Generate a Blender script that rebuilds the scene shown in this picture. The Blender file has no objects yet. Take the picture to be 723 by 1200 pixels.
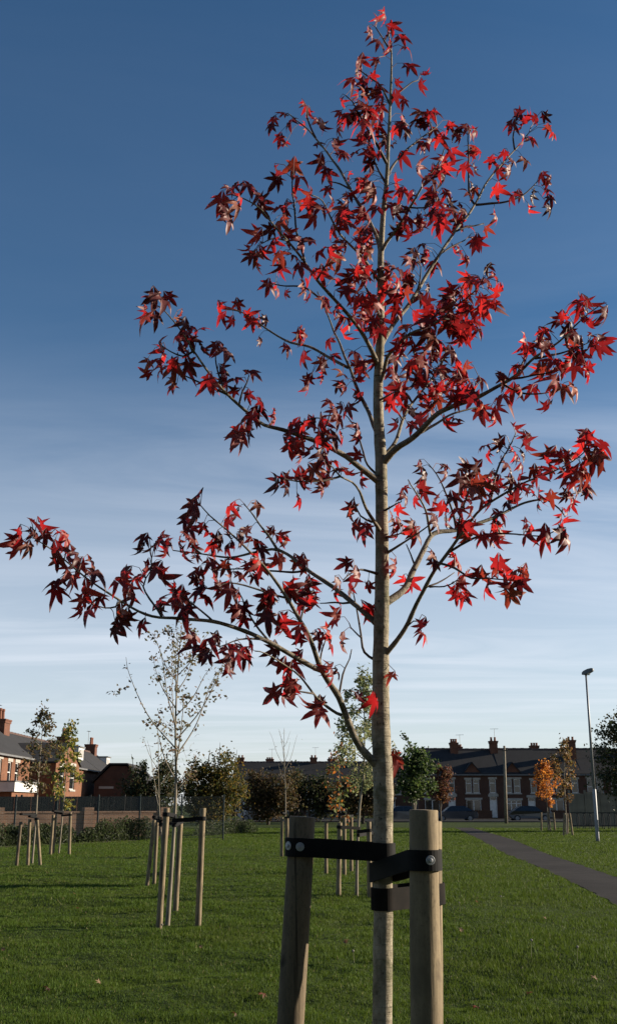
import bpy, math, random
import numpy as np
from mathutils import Vector, Matrix, noise as mnoise

R = math.radians
random.seed(7)
np.random.seed(7)
scene = bpy.context.scene
col = scene.collection

# ------------------------------------------------------------------ camera
F, CX, CY, EYE = 1167.0, 361.5, 600.0, 1.55
PITCH = math.atan(343.0 / F)
cd = bpy.data.cameras.new('camera')
cam = bpy.data.objects.new('camera', cd)
col.objects.link(cam)
cd.sensor_fit = 'VERTICAL'
cd.sensor_height = 36.0
cd.sensor_width = 36.0
cd.lens = 36.0 * F / 1200.0
cd.clip_start = 0.05
cd.clip_end = 3000
cam.location = (0, 0, EYE)
cam.rotation_euler = (R(90) + PITCH, 0, 0)
scene.camera = cam

# ------------------------------------------------------------------ light
SUN_EL, SUN_AZ = R(15.5), R(12)          # azimuth: degrees beyond the +X axis
sdir = Vector((math.cos(SUN_EL) * math.cos(SUN_AZ), math.cos(SUN_EL) * math.sin(SUN_AZ), math.sin(SUN_EL)))
sl = bpy.data.lights.new('sun', 'SUN')
sl.energy = 5.0
sl.angle = R(0.5)
sl.color = (1.0, 0.87, 0.70)
so = bpy.data.objects.new('sun', sl)
col.objects.link(so)
so.location = (40, 4, 20)
so.rotation_euler = sdir.to_track_quat('Z', 'Y').to_euler()

world = bpy.data.worlds.new('World')
scene.world = world
world.use_nodes = True
wn, wl = world.node_tree.nodes, world.node_tree.links
wn.clear()
wout = wn.new('ShaderNodeOutputWorld')
bg = wn.new('ShaderNodeBackground')
bg.inputs['Strength'].default_value = 0.055
sky = wn.new('ShaderNodeTexSky')
sky.sky_type = 'NISHITA'
sky.sun_disc = False
sky.sun_elevation = SUN_EL
sky.sun_rotation = math.pi / 2 - SUN_AZ
sky.altitude = 50
sky.air_density = 1.0
sky.dust_density = 0.3
sky.ozone_density = 3.0
# thin cirrus, laid out by direction on a high flat layer
tc = wn.new('ShaderNodeTexCoord')
sep = wn.new('ShaderNodeSeparateXYZ')
wl.new(tc.outputs['Generated'], sep.inputs[0])
def wmath(op, a, b=None, c=None, clamp=False):
    n = wn.new('ShaderNodeMath'); n.operation = op; n.use_clamp = clamp
    for i, x in enumerate((a, b, c)):
        if x is None: continue
        if isinstance(x, (int, float)): n.inputs[i].default_value = x
        else: wl.new(x, n.inputs[i])
    return n.outputs[0]
zz = wmath('ADD', wmath('MAXIMUM', sep.outputs['Z'], 0.0), 0.06)
cb = wn.new('ShaderNodeCombineXYZ')
wl.new(wmath('DIVIDE', sep.outputs['X'], zz), cb.inputs[0])
wl.new(wmath('DIVIDE', sep.outputs['Y'], zz), cb.inputs[1])
def wnoise(sx, sy, rot, detail, rough, dist, off):
    mp = wn.new('ShaderNodeMapping')
    mp.inputs['Location'].default_value = off
    mp.inputs['Rotation'].default_value = (0, 0, rot)
    mp.inputs['Scale'].default_value = (sx, sy, 1)
    wl.new(cb.outputs[0], mp.inputs[0])
    n = wn.new('ShaderNodeTexNoise')
    n.inputs['Scale'].default_value = 1.0
    n.inputs['Detail'].default_value = detail
    n.inputs['Roughness'].default_value = rough
    n.inputs['Distortion'].default_value = dist
    wl.new(mp.outputs[0], n.inputs['Vector'])
    return n.outputs['Fac']
n1 = wnoise(0.30, 1.25, R(38), 7, 0.60, 1.1, (3.1, 1.7, 0))
n2 = wnoise(0.22, 0.30, 0, 3, 0.5, 0.2, (0.4, 5.0, 0))
wisp = wmath('MULTIPLY', wmath('SUBTRACT', n1, 0.40, clamp=True), wmath('MULTIPLY', wmath('SUBTRACT', n2, 0.30, clamp=True), 9.0))
# cirrus is denser low in the sky (a long view through the layer)
thick = wmath('MINIMUM', wmath('DIVIDE', 0.36, zz), 1.0)
thick = wmath('MULTIPLY', thick, wmath('MULTIPLY', thick, thick))
cover = wmath('MULTIPLY', wmath('MULTIPLY', wisp, thick), 1.0, clamp=True)
vr = wn.new('ShaderNodeMapRange'); vr.interpolation_type = 'SMOOTHSTEP'
vr.inputs['From Min'].default_value = 0.46; vr.inputs['From Max'].default_value = 0.08
vr.inputs['To Min'].default_value = 0.0; vr.inputs['To Max'].default_value = 0.50
wl.new(sep.outputs['Z'], vr.inputs['Value'])
veil = vr.outputs['Result']
cover = wmath('MINIMUM', wmath('ADD', wmath('MULTIPLY', cover, 0.34), veil), 0.9)
mix = wn.new('ShaderNodeMix'); mix.data_type = 'RGBA'
wl.new(cover, mix.inputs['Factor'])
sat = wn.new('ShaderNodeHueSaturation')
sat.inputs['Saturation'].default_value = 1.15
wl.new(sky.outputs[0], sat.inputs['Color'])
wl.new(sat.outputs[0], mix.inputs['A'])
mix.inputs['B'].default_value = (7.9, 8.3, 9.1, 1)
wl.new(mix.outputs['Result'], bg.inputs['Color'])
wl.new(bg.outputs[0], wout.inputs[0])

vs = scene.view_settings
vs.view_transform = 'Standard'
vs.look = 'None'
vs.exposure = 1.08
vs.gamma = 1.0
vs.use_curve_mapping = False
scene.cycles.max_bounces = 8
scene.cycles.transparent_max_bounces = 8

# ------------------------------------------------------------------ geometry helpers
cp, sp = math.cos(PITCH), math.sin(PITCH)
def ray(u, v):
    a, b = (u - CX) / F, (CY - v) / F
    return Vector((a, cp - b * sp, sp + b * cp))
def P(u, v, y):
    r = ray(u, v)
    return Vector((r.x / r.y * y, y, EYE + r.z / r.y * y))
def G(u, v):
    r = ray(u, v)
    t = -EYE / r.z
    return Vector((r.x * t, r.y * t, 0.0))
def ppm(p):                      # how many photo pixels a metre takes at p
    d = p.y * cp + (p.z - EYE) * sp
    return F / d

class MB:
    def __init__(s):
        s.v, s.f, s.m = [], [], []
    def add(s, verts, faces, m=0):
        o = len(s.v)
        s.v += [tuple(p) for p in verts]
        s.f += [tuple(i + o for i in f) for f in faces]
        s.m += [m] * len(faces)
        return s
    def box(s, x0, x1, y0, y1, z0, z1, m=0):
        v = [(x0,y0,z0),(x1,y0,z0),(x1,y1,z0),(x0,y1,z0),(x0,y0,z1),(x1,y0,z1),(x1,y1,z1),(x0,y1,z1)]
        return s.add(v, [(0,3,2,1),(4,5,6,7),(0,1,5,4),(1,2,6,5),(2,3,7,6),(3,0,4,7)], m)
    def prism(s, poly, axis, a0, a1, m=0):
        """extrude a 2-D polygon along an axis: 'y' uses (x,z), 'x' uses (y,z), 'z' uses (x,y)"""
        def pt(p, a):
            return (p[0], a, p[1]) if axis == 'y' else (a, p[0], p[1]) if axis == 'x' else (p[0], p[1], a)
        n = len(poly)
        v = [pt(p, a0) for p in poly] + [pt(p, a1) for p in poly]
        f = [tuple(range(n))[::-1], tuple(range(n, 2 * n))]
        f += [(i, (i + 1) % n, (i + 1) % n + n, i + n) for i in range(n)]
        return s.add(v, f, m)
    def tube(s, pts, rad, sides=8, m=0, cap=True, wob=0.0, seed=0.0):
        pts = [Vector(p) for p in pts]
        n = len(pts)
        vv, ff = [], []
        t0 = (pts[1] - pts[0]).normalized()
        ax = Vector((1, 0, 0)) if abs(t0.x) < 0.8 else Vector((0, 1, 0))
        nx = (ax - t0 * ax.dot(t0)).normalized()
        for i, p in enumerate(pts):
            t = (pts[min(i + 1, n - 1)] - pts[max(i - 1, 0)]).normalized()
            nx = (nx - t * nx.dot(t)).normalized()
            ny = t.cross(nx)
            for k in range(sides):
                a = 2 * math.pi * k / sides
                d = nx * math.cos(a) + ny * math.sin(a)
                r = rad[i] if hasattr(rad, '__len__') else rad
                if wob:
                    q = p + d * r
                    r *= 1 + wob * mnoise.noise(Vector((q.x * 38 + seed, q.y * 38, q.z * 16)))
                vv.append(p + d * r)
        for i in range(n - 1):
            for k in range(sides):
                a, b = i * sides + k, i * sides + (k + 1) % sides
                ff.append((a, b, b + sides, a + sides))
        if cap:
            ff.append(tuple(range(sides))[::-1])
            ff.append(tuple(range((n - 1) * sides, n * sides)))
        return s.add(vv, ff, m)
    def build(s, name, mats, root=None, smooth=False, origin=None):
        if not isinstance(mats, (list, tuple)): mats = [mats]
        me = bpy.data.meshes.new(name)
        me.from_pydata(s.v, [], s.f)
        for mt in mats: me.materials.append(mt)
        if len(mats) > 1: me.polygons.foreach_set('material_index', s.m)
        if smooth: me.polygons.foreach_set('use_smooth', [True] * len(me.polygons))
        o = bpy.data.objects.new(name, me)
        col.objects.link(o)
        if origin is not None:
            me.transform(Matrix.Translation(-Vector(origin)))
            o.location = origin
        if root is not None:
            if root.get('_w'): me.transform(Matrix.Translation(-Vector(root['_w'])))
            o.parent = root
        me.update()
        return o

def tag(o, label=None, cat=None, group=None, kind=None):
    if label: o['label'] = label
    if cat: o['category'] = cat
    if group: o['group'] = group
    if kind: o['kind'] = kind
    return o
def empty(name, loc, label=None, cat=None, group=None, world=False, rz=0.0):
    o = bpy.data.objects.new(name, None)
    o.empty_display_size = 0.2
    col.objects.link(o)
    o.location = loc
    o.rotation_euler = (0, 0, rz)
    if world: o['_w'] = tuple(loc)       # its parts are given in world coordinates
    return tag(o, label, cat, group)
def curve(pts, step):
    """Catmull-Rom through the points, resampled about every step metres"""
    pts = [Vector(p) for p in pts]
    if len(pts) == 2: pts = [pts[0], (pts[0] + pts[1]) / 2, pts[1]]
    ext = [pts[0] * 2 - pts[1]] + pts + [pts[-1] * 2 - pts[-2]]
    out = []
    for i in range(1, len(ext) - 2):
        a, b, c, d = ext[i - 1:i + 3]
        k = max(1, int(round((c - b).length / step)))
        for j in range(k):
            t = j / k
            out.append(0.5 * ((2 * b) + (c - a) * t + (2 * a - 5 * b + 4 * c - d) * t * t + (3 * b - a - 3 * c + d) * t ** 3))
    out.append(pts[-1])
    return out

# ------------------------------------------------------------------ materials
KALB = 0.80
def nmix(nt, a, b, fac):
    n = nt.nodes.new('ShaderNodeMix'); n.data_type = 'RGBA'
    for k, x in (('A', a), ('B', b)):
        if isinstance(x, tuple): n.inputs[k].default_value = (*[q * KALB for q in x[:3]], 1)
        else: nt.links.new(x, n.inputs[k])
    if isinstance(fac, (int, float)): n.inputs['Factor'].default_value = fac
    else: nt.links.new(fac, n.inputs['Factor'])
    return n.outputs['Result']
def nnoise(nt, scale, stretch=(1, 1, 1), detail=4, rough=0.55, coord='Object', dist=0.0):
    t = nt.nodes.new('ShaderNodeTexCoord')
    m = nt.nodes.new('ShaderNodeMapping')
    m.inputs['Scale'].default_value = stretch
    nt.links.new(t.outputs[coord], m.inputs[0])
    n = nt.nodes.new('ShaderNodeTexNoise')
    n.inputs['Scale'].default_value = scale
    n.inputs['Detail'].default_value = detail
    n.inputs['Roughness'].default_value = rough
    n.inputs['Distortion'].default_value = dist
    nt.links.new(m.outputs[0], n.inputs['Vector'])
    return n.outputs['Fac']
def nramp(nt, fac, a, b):
    n = nt.nodes.new('ShaderNodeMapRange')
    n.inputs['From Min'].default_value = a
    n.inputs['From Max'].default_value = b
    nt.links.new(fac, n.inputs['Value'])
    return n.outputs['Result']
def nbump(nt, fac, strength, dist):
    b = nt.nodes.new('ShaderNodeBump')
    b.inputs['Strength'].default_value = strength
    b.inputs['Distance'].default_value = dist
    nt.links.new(fac, b.inputs['Height'])
    return b.outputs['Normal']
def newmat(name):
    m = bpy.data.materials.new(name)
    m.use_nodes = True
    nt = m.node_tree
    return m, nt, nt.nodes['Principled BSDF'], nt.nodes['Material Output']
def plain(name, c1, c2=None, scale=6.0, rough=0.7, stretch=(1, 1, 1), bump=0.0, bdist=0.01, metal=0.0, lo=0.35, hi=0.65, spec=0.5):
    m, nt, bs, out = newmat(name)
    bs.inputs['Roughness'].default_value = rough
    bs.inputs['Metallic'].default_value = metal
    bs.inputs['Specular IOR Level'].default_value = spec
    f = nnoise(nt, scale, stretch)
    c = nmix(nt, c1, c2 or tuple(x * 0.75 for x in c1), nramp(nt, f, lo, hi))
    nt.links.new(c, bs.inputs['Base Color'])
    if bump: nt.links.new(nbump(nt, f, bump, bdist), bs.inputs['Normal'])
    return m
def brickmat(name, c1, c2, mortar, bw=0.225, bh=0.075):
    m, nt, bs, out = newmat(name)
    bs.inputs['Roughness'].default_value = 0.9
    t = nt.nodes.new('ShaderNodeTexCoord')
    s = nt.nodes.new('ShaderNodeSeparateXYZ'); nt.links.new(t.outputs['Object'], s.inputs[0])
    a = nt.nodes.new('ShaderNodeMath'); a.operation = 'ADD'
    nt.links.new(s.outputs[0], a.inputs[0]); nt.links.new(s.outputs[1], a.inputs[1])
    c = nt.nodes.new('ShaderNodeCombineXYZ')
    nt.links.new(a.outputs[0], c.inputs[0]); nt.links.new(s.outputs[2], c.inputs[1])
    b = nt.nodes.new('ShaderNodeTexBrick')
    b.inputs['Scale'].default_value = 1.0
    b.inputs['Brick Width'].default_value = bw
    b.inputs['Row Height'].default_value = bh
    b.inputs['Mortar Size'].default_value = 0.008
    c1, c2, mortar = [tuple(q * KALB for q in c) for c in (c1, c2, mortar)]
    b.inputs['Color1'].default_value = (*c1, 1); b.inputs['Color2'].default_value = (*c2, 1)
    b.inputs['Mortar'].default_value = (*mortar, 1)
    nt.links.new(c.outputs[0], b.inputs['Vector'])
    f = nnoise(nt, 0.9, detail=6)
    cc = nmix(nt, b.outputs['Color'], tuple(x * 0.45 for x in c1), nramp(nt, f, 0.45, 0.8))
    nt.links.new(cc, bs.inputs['Base Color'])
    nt.links.new(nbump(nt, b.outputs['Fac'], -0.4, 0.01), bs.inputs['Normal'])
    return m
def leafmat(name, top, under, trans, rough=0.42, tfac=0.35, vein=0.25, spec=0.35):
    """two-sided leaf: darker glossy face, paler underside, light passing through"""
    m, nt, bs, out = newmat(name)
    geo = nt.nodes.new('ShaderNodeNewGeometry')
    oi = nt.nodes.new('ShaderNodeObjectInfo')
    f = nnoise(nt, 30.0, detail=3)
    base = nmix(nt, top, under, geo.outputs['Backfacing'])
    dark = nmix(nt, base, tuple(x * 0.35 for x in top), nramp(nt, f, 0.45, 0.95))
    hsv = nt.nodes.new('ShaderNodeHueSaturation')
    hsv.inputs['Hue'].default_value = 0.5
    mr = nt.nodes.new('ShaderNodeMapRange')
    mr.inputs['To Min'].default_value = 0.6; mr.inputs['To Max'].default_value = 1.3
    nt.links.new(oi.outputs['Random'], mr.inputs['Value'])
    nt.links.new(mr.outputs['Result'], hsv.inputs['Value'])
    nt.links.new(dark, hsv.inputs['Color'])
    nt.links.new(hsv.outputs[0], bs.inputs['Base Color'])
    bs.inputs['Roughness'].default_value = rough
    bs.inputs['Specular IOR Level'].default_value = spec
    tr = nt.nodes.new('ShaderNodeBsdfTranslucent')
    tr.inputs['Color'].default_value = (*[q * 0.9 for q in trans], 1)
    mx = nt.nodes.new('ShaderNodeMixShader')
    mx.inputs[0].default_value = tfac
    nt.links.new(bs.outputs[0], mx.inputs[1]); nt.links.new(tr.outputs[0], mx.inputs[2])
    nt.links.new(mx.outputs[0], out.inputs['Surface'])
    return m

RED = [
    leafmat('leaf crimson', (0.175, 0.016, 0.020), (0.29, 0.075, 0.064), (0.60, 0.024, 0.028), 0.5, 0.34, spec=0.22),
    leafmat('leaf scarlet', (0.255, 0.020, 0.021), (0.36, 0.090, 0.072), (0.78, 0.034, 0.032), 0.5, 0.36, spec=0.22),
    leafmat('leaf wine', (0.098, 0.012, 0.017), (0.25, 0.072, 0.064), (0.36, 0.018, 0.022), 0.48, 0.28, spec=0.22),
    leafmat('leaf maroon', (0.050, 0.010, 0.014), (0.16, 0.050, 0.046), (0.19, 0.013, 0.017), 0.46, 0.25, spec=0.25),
    leafmat('leaf russet', (0.185, 0.034, 0.022), (0.40, 0.150, 0.098), (0.48, 0.060, 0.034), 0.52, 0.30, spec=0.22),
]
def barkmat(name, c_lo, c_hi, c_dark, band=1.0, lich=(0.20, 0.21, 0.13)):
    m, nt, bs, out = newmat(name)
    bs.inputs['Roughness'].default_value = 0.85
    bs.inputs['Specular IOR Level'].default_value = 0.15
    f1 = nnoise(nt, 45, (1, 1, 0.7), detail=8, rough=0.7)
    f2 = nnoise(nt, 14, (1, 1, 11), detail=5, rough=0.6)          # fine rings round the stem
    f3 = nnoise(nt, 9.0, (1, 1, 0.9), detail=6, rough=0.65, dist=0.8)
    f4 = nnoise(nt, 120, (1, 1, 0.5), detail=3)
    f5 = nnoise(nt, 5.0, (1, 1, 3.5), detail=5, dist=1.0)
    c = nmix(nt, c_lo, c_hi, nramp(nt, f1, 0.38, 0.62))
    c = nmix(nt, c, lich, nramp(nt, f3, 0.50, 0.62))
    c = nmix(nt, c, c_dark, nramp(nt, f2, 0.60, 0.74))
    c = nmix(nt, c, c_dark, nramp(nt, f4, 0.62, 0.72))
    c = nmix(nt, c, c_dark, nramp(nt, f5, 0.62, 0.72))
    nt.links.new(c, bs.inputs['Base Color'])
    n = nt.nodes.new('ShaderNodeMath'); n.operation = 'ADD'
    nt.links.new(f1, n.inputs[0]); nt.links.new(f2, n.inputs[1])
    nt.links.new(nbump(nt, n.outputs[0], 0.8, 0.006), bs.inputs['Normal'])
    return m
BARK = barkmat('sweetgum bark', (0.25, 0.210, 0.145), (0.42, 0.370, 0.275), (0.05, 0.041, 0.029), lich=(0.17, 0.155, 0.095))
BRANCHBARK = barkmat('branch bark', (0.18, 0.150, 0.11), (0.33, 0.290, 0.225), (0.05, 0.041, 0.032), lich=(0.14, 0.125, 0.085))
TWIG = plain('twig bark', (0.10, 0.07, 0.05), (0.05, 0.035, 0.028), 40, 0.8)
SAPBARK = plain('sapling bark', (0.26, 0.22, 0.16), (0.14, 0.12, 0.085), 14, 0.85, (1, 1, 0.3))
DARKBARK = plain('dark bark', (0.10, 0.08, 0.06), (0.05, 0.042, 0.035), 5, 0.9, (1, 1, 0.3))
def woodmat(name, a, b, stain, crack):
    m, nt, bs, out = newmat(name)
    bs.inputs['Roughness'].default_value = 0.85
    bs.inputs['Specular IOR Level'].default_value = 0.2
    g = nnoise(nt, 75, (1, 1, 0.035), detail=5, rough=0.6, dist=0.6)
    g2 = nnoise(nt, 26, (1, 1, 0.05), detail=3, dist=0.4)
    s = nnoise(nt, 7, (1, 1, 0.45), detail=6, rough=0.6)
    k = nnoise(nt, 11, (1, 1, 0.7), detail=2)
    c = nmix(nt, a, b, nramp(nt, g, 0.3, 0.7))
    sp_ = nnoise(nt, 160, (1, 1, 0.4), detail=4, rough=0.7)
    c = nmix(nt, c, stain, nramp(nt, s, 0.45, 0.62))
    c = nmix(nt, c, stain, nramp(nt, sp_, 0.52, 0.68))
    c = nmix(nt, c, crack, nramp(nt, g2, 0.57, 0.66))
    c = nmix(nt, c, crack, nramp(nt, k, 0.66, 0.74))
    nt.links.new(c, bs.inputs['Base Color'])
    nt.links.new(nbump(nt, g, 0.5, 0.004), bs.inputs['Normal'])
    return m
WOOD = woodmat('stake wood', (0.235, 0.180, 0.105), (0.31, 0.245, 0.155), (0.155, 0.122, 0.078), (0.085, 0.062, 0.04))
WOODGREY = woodmat('weathered stake wood', (0.155, 0.118, 0.074), (0.20, 0.155, 0.10), (0.095, 0.076, 0.052), (0.04, 0.03, 0.02))
WOODCUT = plain('cut end grain', (0.28, 0.23, 0.155), (0.17, 0.135, 0.09), 30, 0.9)
RUBBER = plain('black rubber', (0.006, 0.006, 0.0065), (0.011, 0.0105, 0.0105), 25, 0.75, bump=0.15, bdist=0.002, spec=0.12)
RUBBERWORN = plain('worn rubber', (0.012, 0.011, 0.010), (0.020, 0.017, 0.015), 18, 0.9, spec=0.08)
ZINC = plain('galvanised washer', (0.42, 0.43, 0.44), (0.28, 0.29, 0.30), 60, 0.5, metal=0.25)
POST = plain('galvanised steel', (0.24, 0.25, 0.26), (0.17, 0.18, 0.19), 3, 0.5, (1, 1, 0.2), metal=0.3)
LAMPGREY = plain('lamp head grey', (0.10, 0.105, 0.11), (0.07, 0.072, 0.075), 8, 0.5)
LAMPGLASS = plain('lamp bowl', (0.55, 0.57, 0.58), (0.45, 0.47, 0.48), 5, 0.2)

# ------------------------------------------------------------------ ground
def grassmat():
    m, nt, bs, out = newmat('lawn soil and thatch')
    bs.inputs['Roughness'].default_value = 0.95
    bs.inputs['Specular IOR Level'].default_value = 0.1
    a = nnoise(nt, 0.55, (1, 1, 1), detail=6, rough=0.6)
    b = nnoise(nt, 9.0, (1, 1, 1), detail=6, rough=0.7)
    d = nnoise(nt, 0.13, (1, 1, 1), detail=3)
    c = nmix(nt, (0.033, 0.052, 0.008), (0.054, 0.080, 0.013), nramp(nt, a, 0.3, 0.7))
    c = nmix(nt, c, (0.019, 0.033, 0.007), nramp(nt, b, 0.48, 0.75))
    c = nmix(nt, c, (0.066, 0.088, 0.017), nramp(nt, d, 0.5, 0.7))
    nt.links.new(c, bs.inputs['Base Color'])
    nt.links.new(nbump(nt, b, 0.8, 0.05), bs.inputs['Normal'])
    return m
GROUND = grassmat()
pl = [G(723 + 150, 1140), G(723, 1061), G(640, 1020), G(591, 1000), G(562, 984), G(541, 974), G(532, 970)]
pr = [G(723 + 150, 1078), G(715, 1026), G(668, 1010), G(638, 1000), G(600, 984), G(566, 974), G(553, 970)]
PATH_MID = [((p.x + q.x) / 2, (p.y + q.y) / 2, (p - q).length / 2) for p, q in zip(pl, pr)]
_tab = {}
def vnoise(x, y, f, seed):
    if seed not in _tab: _tab[seed] = np.random.default_rng(seed).random((258, 258))
    g = _tab[seed]
    a, b = np.mod(x * f + 1000.3, 256), np.mod(y * f + 1000.7, 256)
    i, j = a.astype(int), b.astype(int); fa, fb = a - i, b - j
    fa = fa * fa * (3 - 2 * fa); fb = fb * fb * (3 - 2 * fb)
    return g[i, j] * (1 - fa) * (1 - fb) + g[i + 1, j] * fa * (1 - fb) + g[i, j + 1] * (1 - fa) * fb + g[i + 1, j + 1] * fa * fb
def lawn_z(x, y):
    """hummocky turf, always a little below the level of path and stake feet"""
    x, y = np.asarray(x, float), np.asarray(y, float)
    h = 0.075 * vnoise(x, y, 0.55, 31) + 0.050 * vnoise(x, y, 1.5, 32) + 0.030 * vnoise(x, y, 3.7, 33) + 0.016 * vnoise(x, y, 8.0, 34) - 0.135
    h = np.minimum(h, 0.0)
    fade = np.clip((y - 5.0) / 1.5, 0, 1) * np.clip((39 - y) / 12.0, 0, 1)
    d = np.full(x.shape, 1e9)
    for a, b in zip(PATH_MID, PATH_MID[1:]):        # level out towards the path
        ex, ey = b[0] - a[0], b[1] - a[1]
        t = np.clip(((x - a[0]) * ex + (y - a[1]) * ey) / (ex * ex + ey * ey), 0, 1)
        d = np.minimum(d, np.hypot(x - a[0] - t * ex, y - a[1] - t * ey) - (a[2] + t * (b[2] - a[2])))
    return h * fade * np.clip((d - 0.15) / 1.2, 0, 1) - 0.003
def makeground():
    ny, nx = 420, 260
    ys = np.exp(np.linspace(np.log(4.0), np.log(95.0), ny))
    ts = np.linspace(-1, 1, nx)
    X = ts[None, :] * (0.40 * ys[:, None] + 3.0); Y = np.repeat(ys[:, None], nx, 1)
    Z = lawn_z(X, Y)
    edge = np.clip((1 - np.abs(ts)) / 0.04, 0, 1)[None, :]
    Z = (Z + 0.003) * edge - 0.003 * edge
    v = np.stack([X, Y, Z], 2).reshape(-1, 3).tolist()
    f = []
    for r in range(ny - 1):
        o = r * nx
        f += [(o + c, o + c + 1, o + nx + c + 1, o + nx + c) for c in range(nx - 1)]
    n = len(v)
    v += [(-700, -60, 0), (700, -60, 0), (700, 1500, 0), (-700, 1500, 0)]
    a, b, c, d = 0, nx - 1, ny * nx - 1, (ny - 1) * nx
    f += [(n, n + 1, b, a), (n + 1, n + 2, c, b), (n + 2, n + 3, d, c), (n + 3, n, a, d)]
    mb = MB(); mb.v, mb.f, mb.m = v, f, [0] * len(f)
    tag(mb.build('ground', GROUND, smooth=True), kind='structure')
makeground()

# asphalt path running back across the lawn
def asphalt():
    m, nt, bs, out = newmat('path asphalt')
    bs.inputs['Roughness'].default_value = 0.95
    bs.inputs['Specular IOR Level'].default_value = 0.08
    a = nnoise(nt, 0.35, detail=4); b = nnoise(nt, 26, detail=5, rough=0.75); c_ = nnoise(nt, 3.2, (0.4, 1.6, 1), detail=5)
    c = nmix(nt, (0.034, 0.030, 0.028), (0.050, 0.045, 0.041), nramp(nt, a, 0.4, 0.6))
    c = nmix(nt, c, (0.022, 0.019, 0.018), nramp(nt, c_, 0.52, 0.72))
    c = nmix(nt, c, (0.085, 0.076, 0.068), nramp(nt, b, 0.60, 0.72))
    nt.links.new(c, bs.inputs['Base Color'])
    nt.links.new(nbump(nt, b, 0.6, 0.01), bs.inputs['Normal'])
    return m
ASPH = asphalt()
def strip(a, b, z, name, mat, n=6):
    A, B = curve(a, 2.0), curve(b, 2.0)
    k = 220
    def at(c, t):
        f = t * (len(c) - 1); i = min(int(f), len(c) - 2); return c[i].lerp(c[i + 1], f - i)
    mb = MB(); vv = []
    for i in range(k + 1):
        p, q = at(A, i / k), at(B, i / k)
        p = p.copy(); q = q.copy()
        e = 0.13
        p.x += e * (mnoise.noise(Vector((p.y * 1.3, 1, 0))) + 0.6 * mnoise.noise(Vector((p.y * 4.1, 3, 0)))); q.x += e * (mnoise.noise(Vector((q.y * 1.3, 7, 0))) + 0.6 * mnoise.noise(Vector((q.y * 4.1, 9, 0))))
        vv += [(p.x, p.y, z), (q.x, q.y, z)]
    mb.add(vv, [(2 * i, 2 * i + 1, 2 * i + 3, 2 * i + 2) for i in range(k)])
    for sd in (0, 1):          # edge going down into the turf
        ed = [vv[2 * i + sd] for i in range(k + 1)]
        mb.add(ed + [(x, y, -0.2) for x, y, _ in ed], [(i, i + 1, i + k + 2, i + k + 1) for i in range(k)])
    return mb.build(name, mat)
path = strip(pl, pr, 0.006, 'path', ASPH)
tag(path, kind='structure')
PATHPOLY = [(p.x, p.y) for p in pl] + [(p.x, p.y) for p in reversed(pr)]
def inpoly(x, y, poly=PATHPOLY):
    c = np.zeros(len(x), bool); n = len(poly)
    for i in range(n):
        x0, y0 = poly[i]; x1, y1 = poly[i - 1]
        if y0 == y1: continue
        c ^= ((y0 > y) != (y1 > y)) & (x < (x1 - x0) * (y - y0) / (y1 - y0) + x0)
    return c
ROAD = plain('road asphalt', (0.028, 0.027, 0.027), (0.020, 0.020, 0.020), 2.0, 0.9)
PAVE = plain('pavement slabs', (0.075, 0.070, 0.064), (0.055, 0.052, 0.048), 1.5, 0.9)
m = MB(); m.add([(-19, 97.5, 0.008), (150, 97.5, 0.008), (150, 106, 0.008), (-19, 106, 0.008)], [(0, 1, 2, 3)])
tag(m.build('road', ROAD), kind='structure')
m = MB(); m.box(-19, 150, 95.6, 97.49, -0.05, 0.12); tag(m.build('pavement', PAVE), kind='structure')
m = MB(); m.box(-19, 150, 106.01, 108.4, -0.05, 0.12); tag(m.build('pavement', PAVE), kind='structure')

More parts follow.
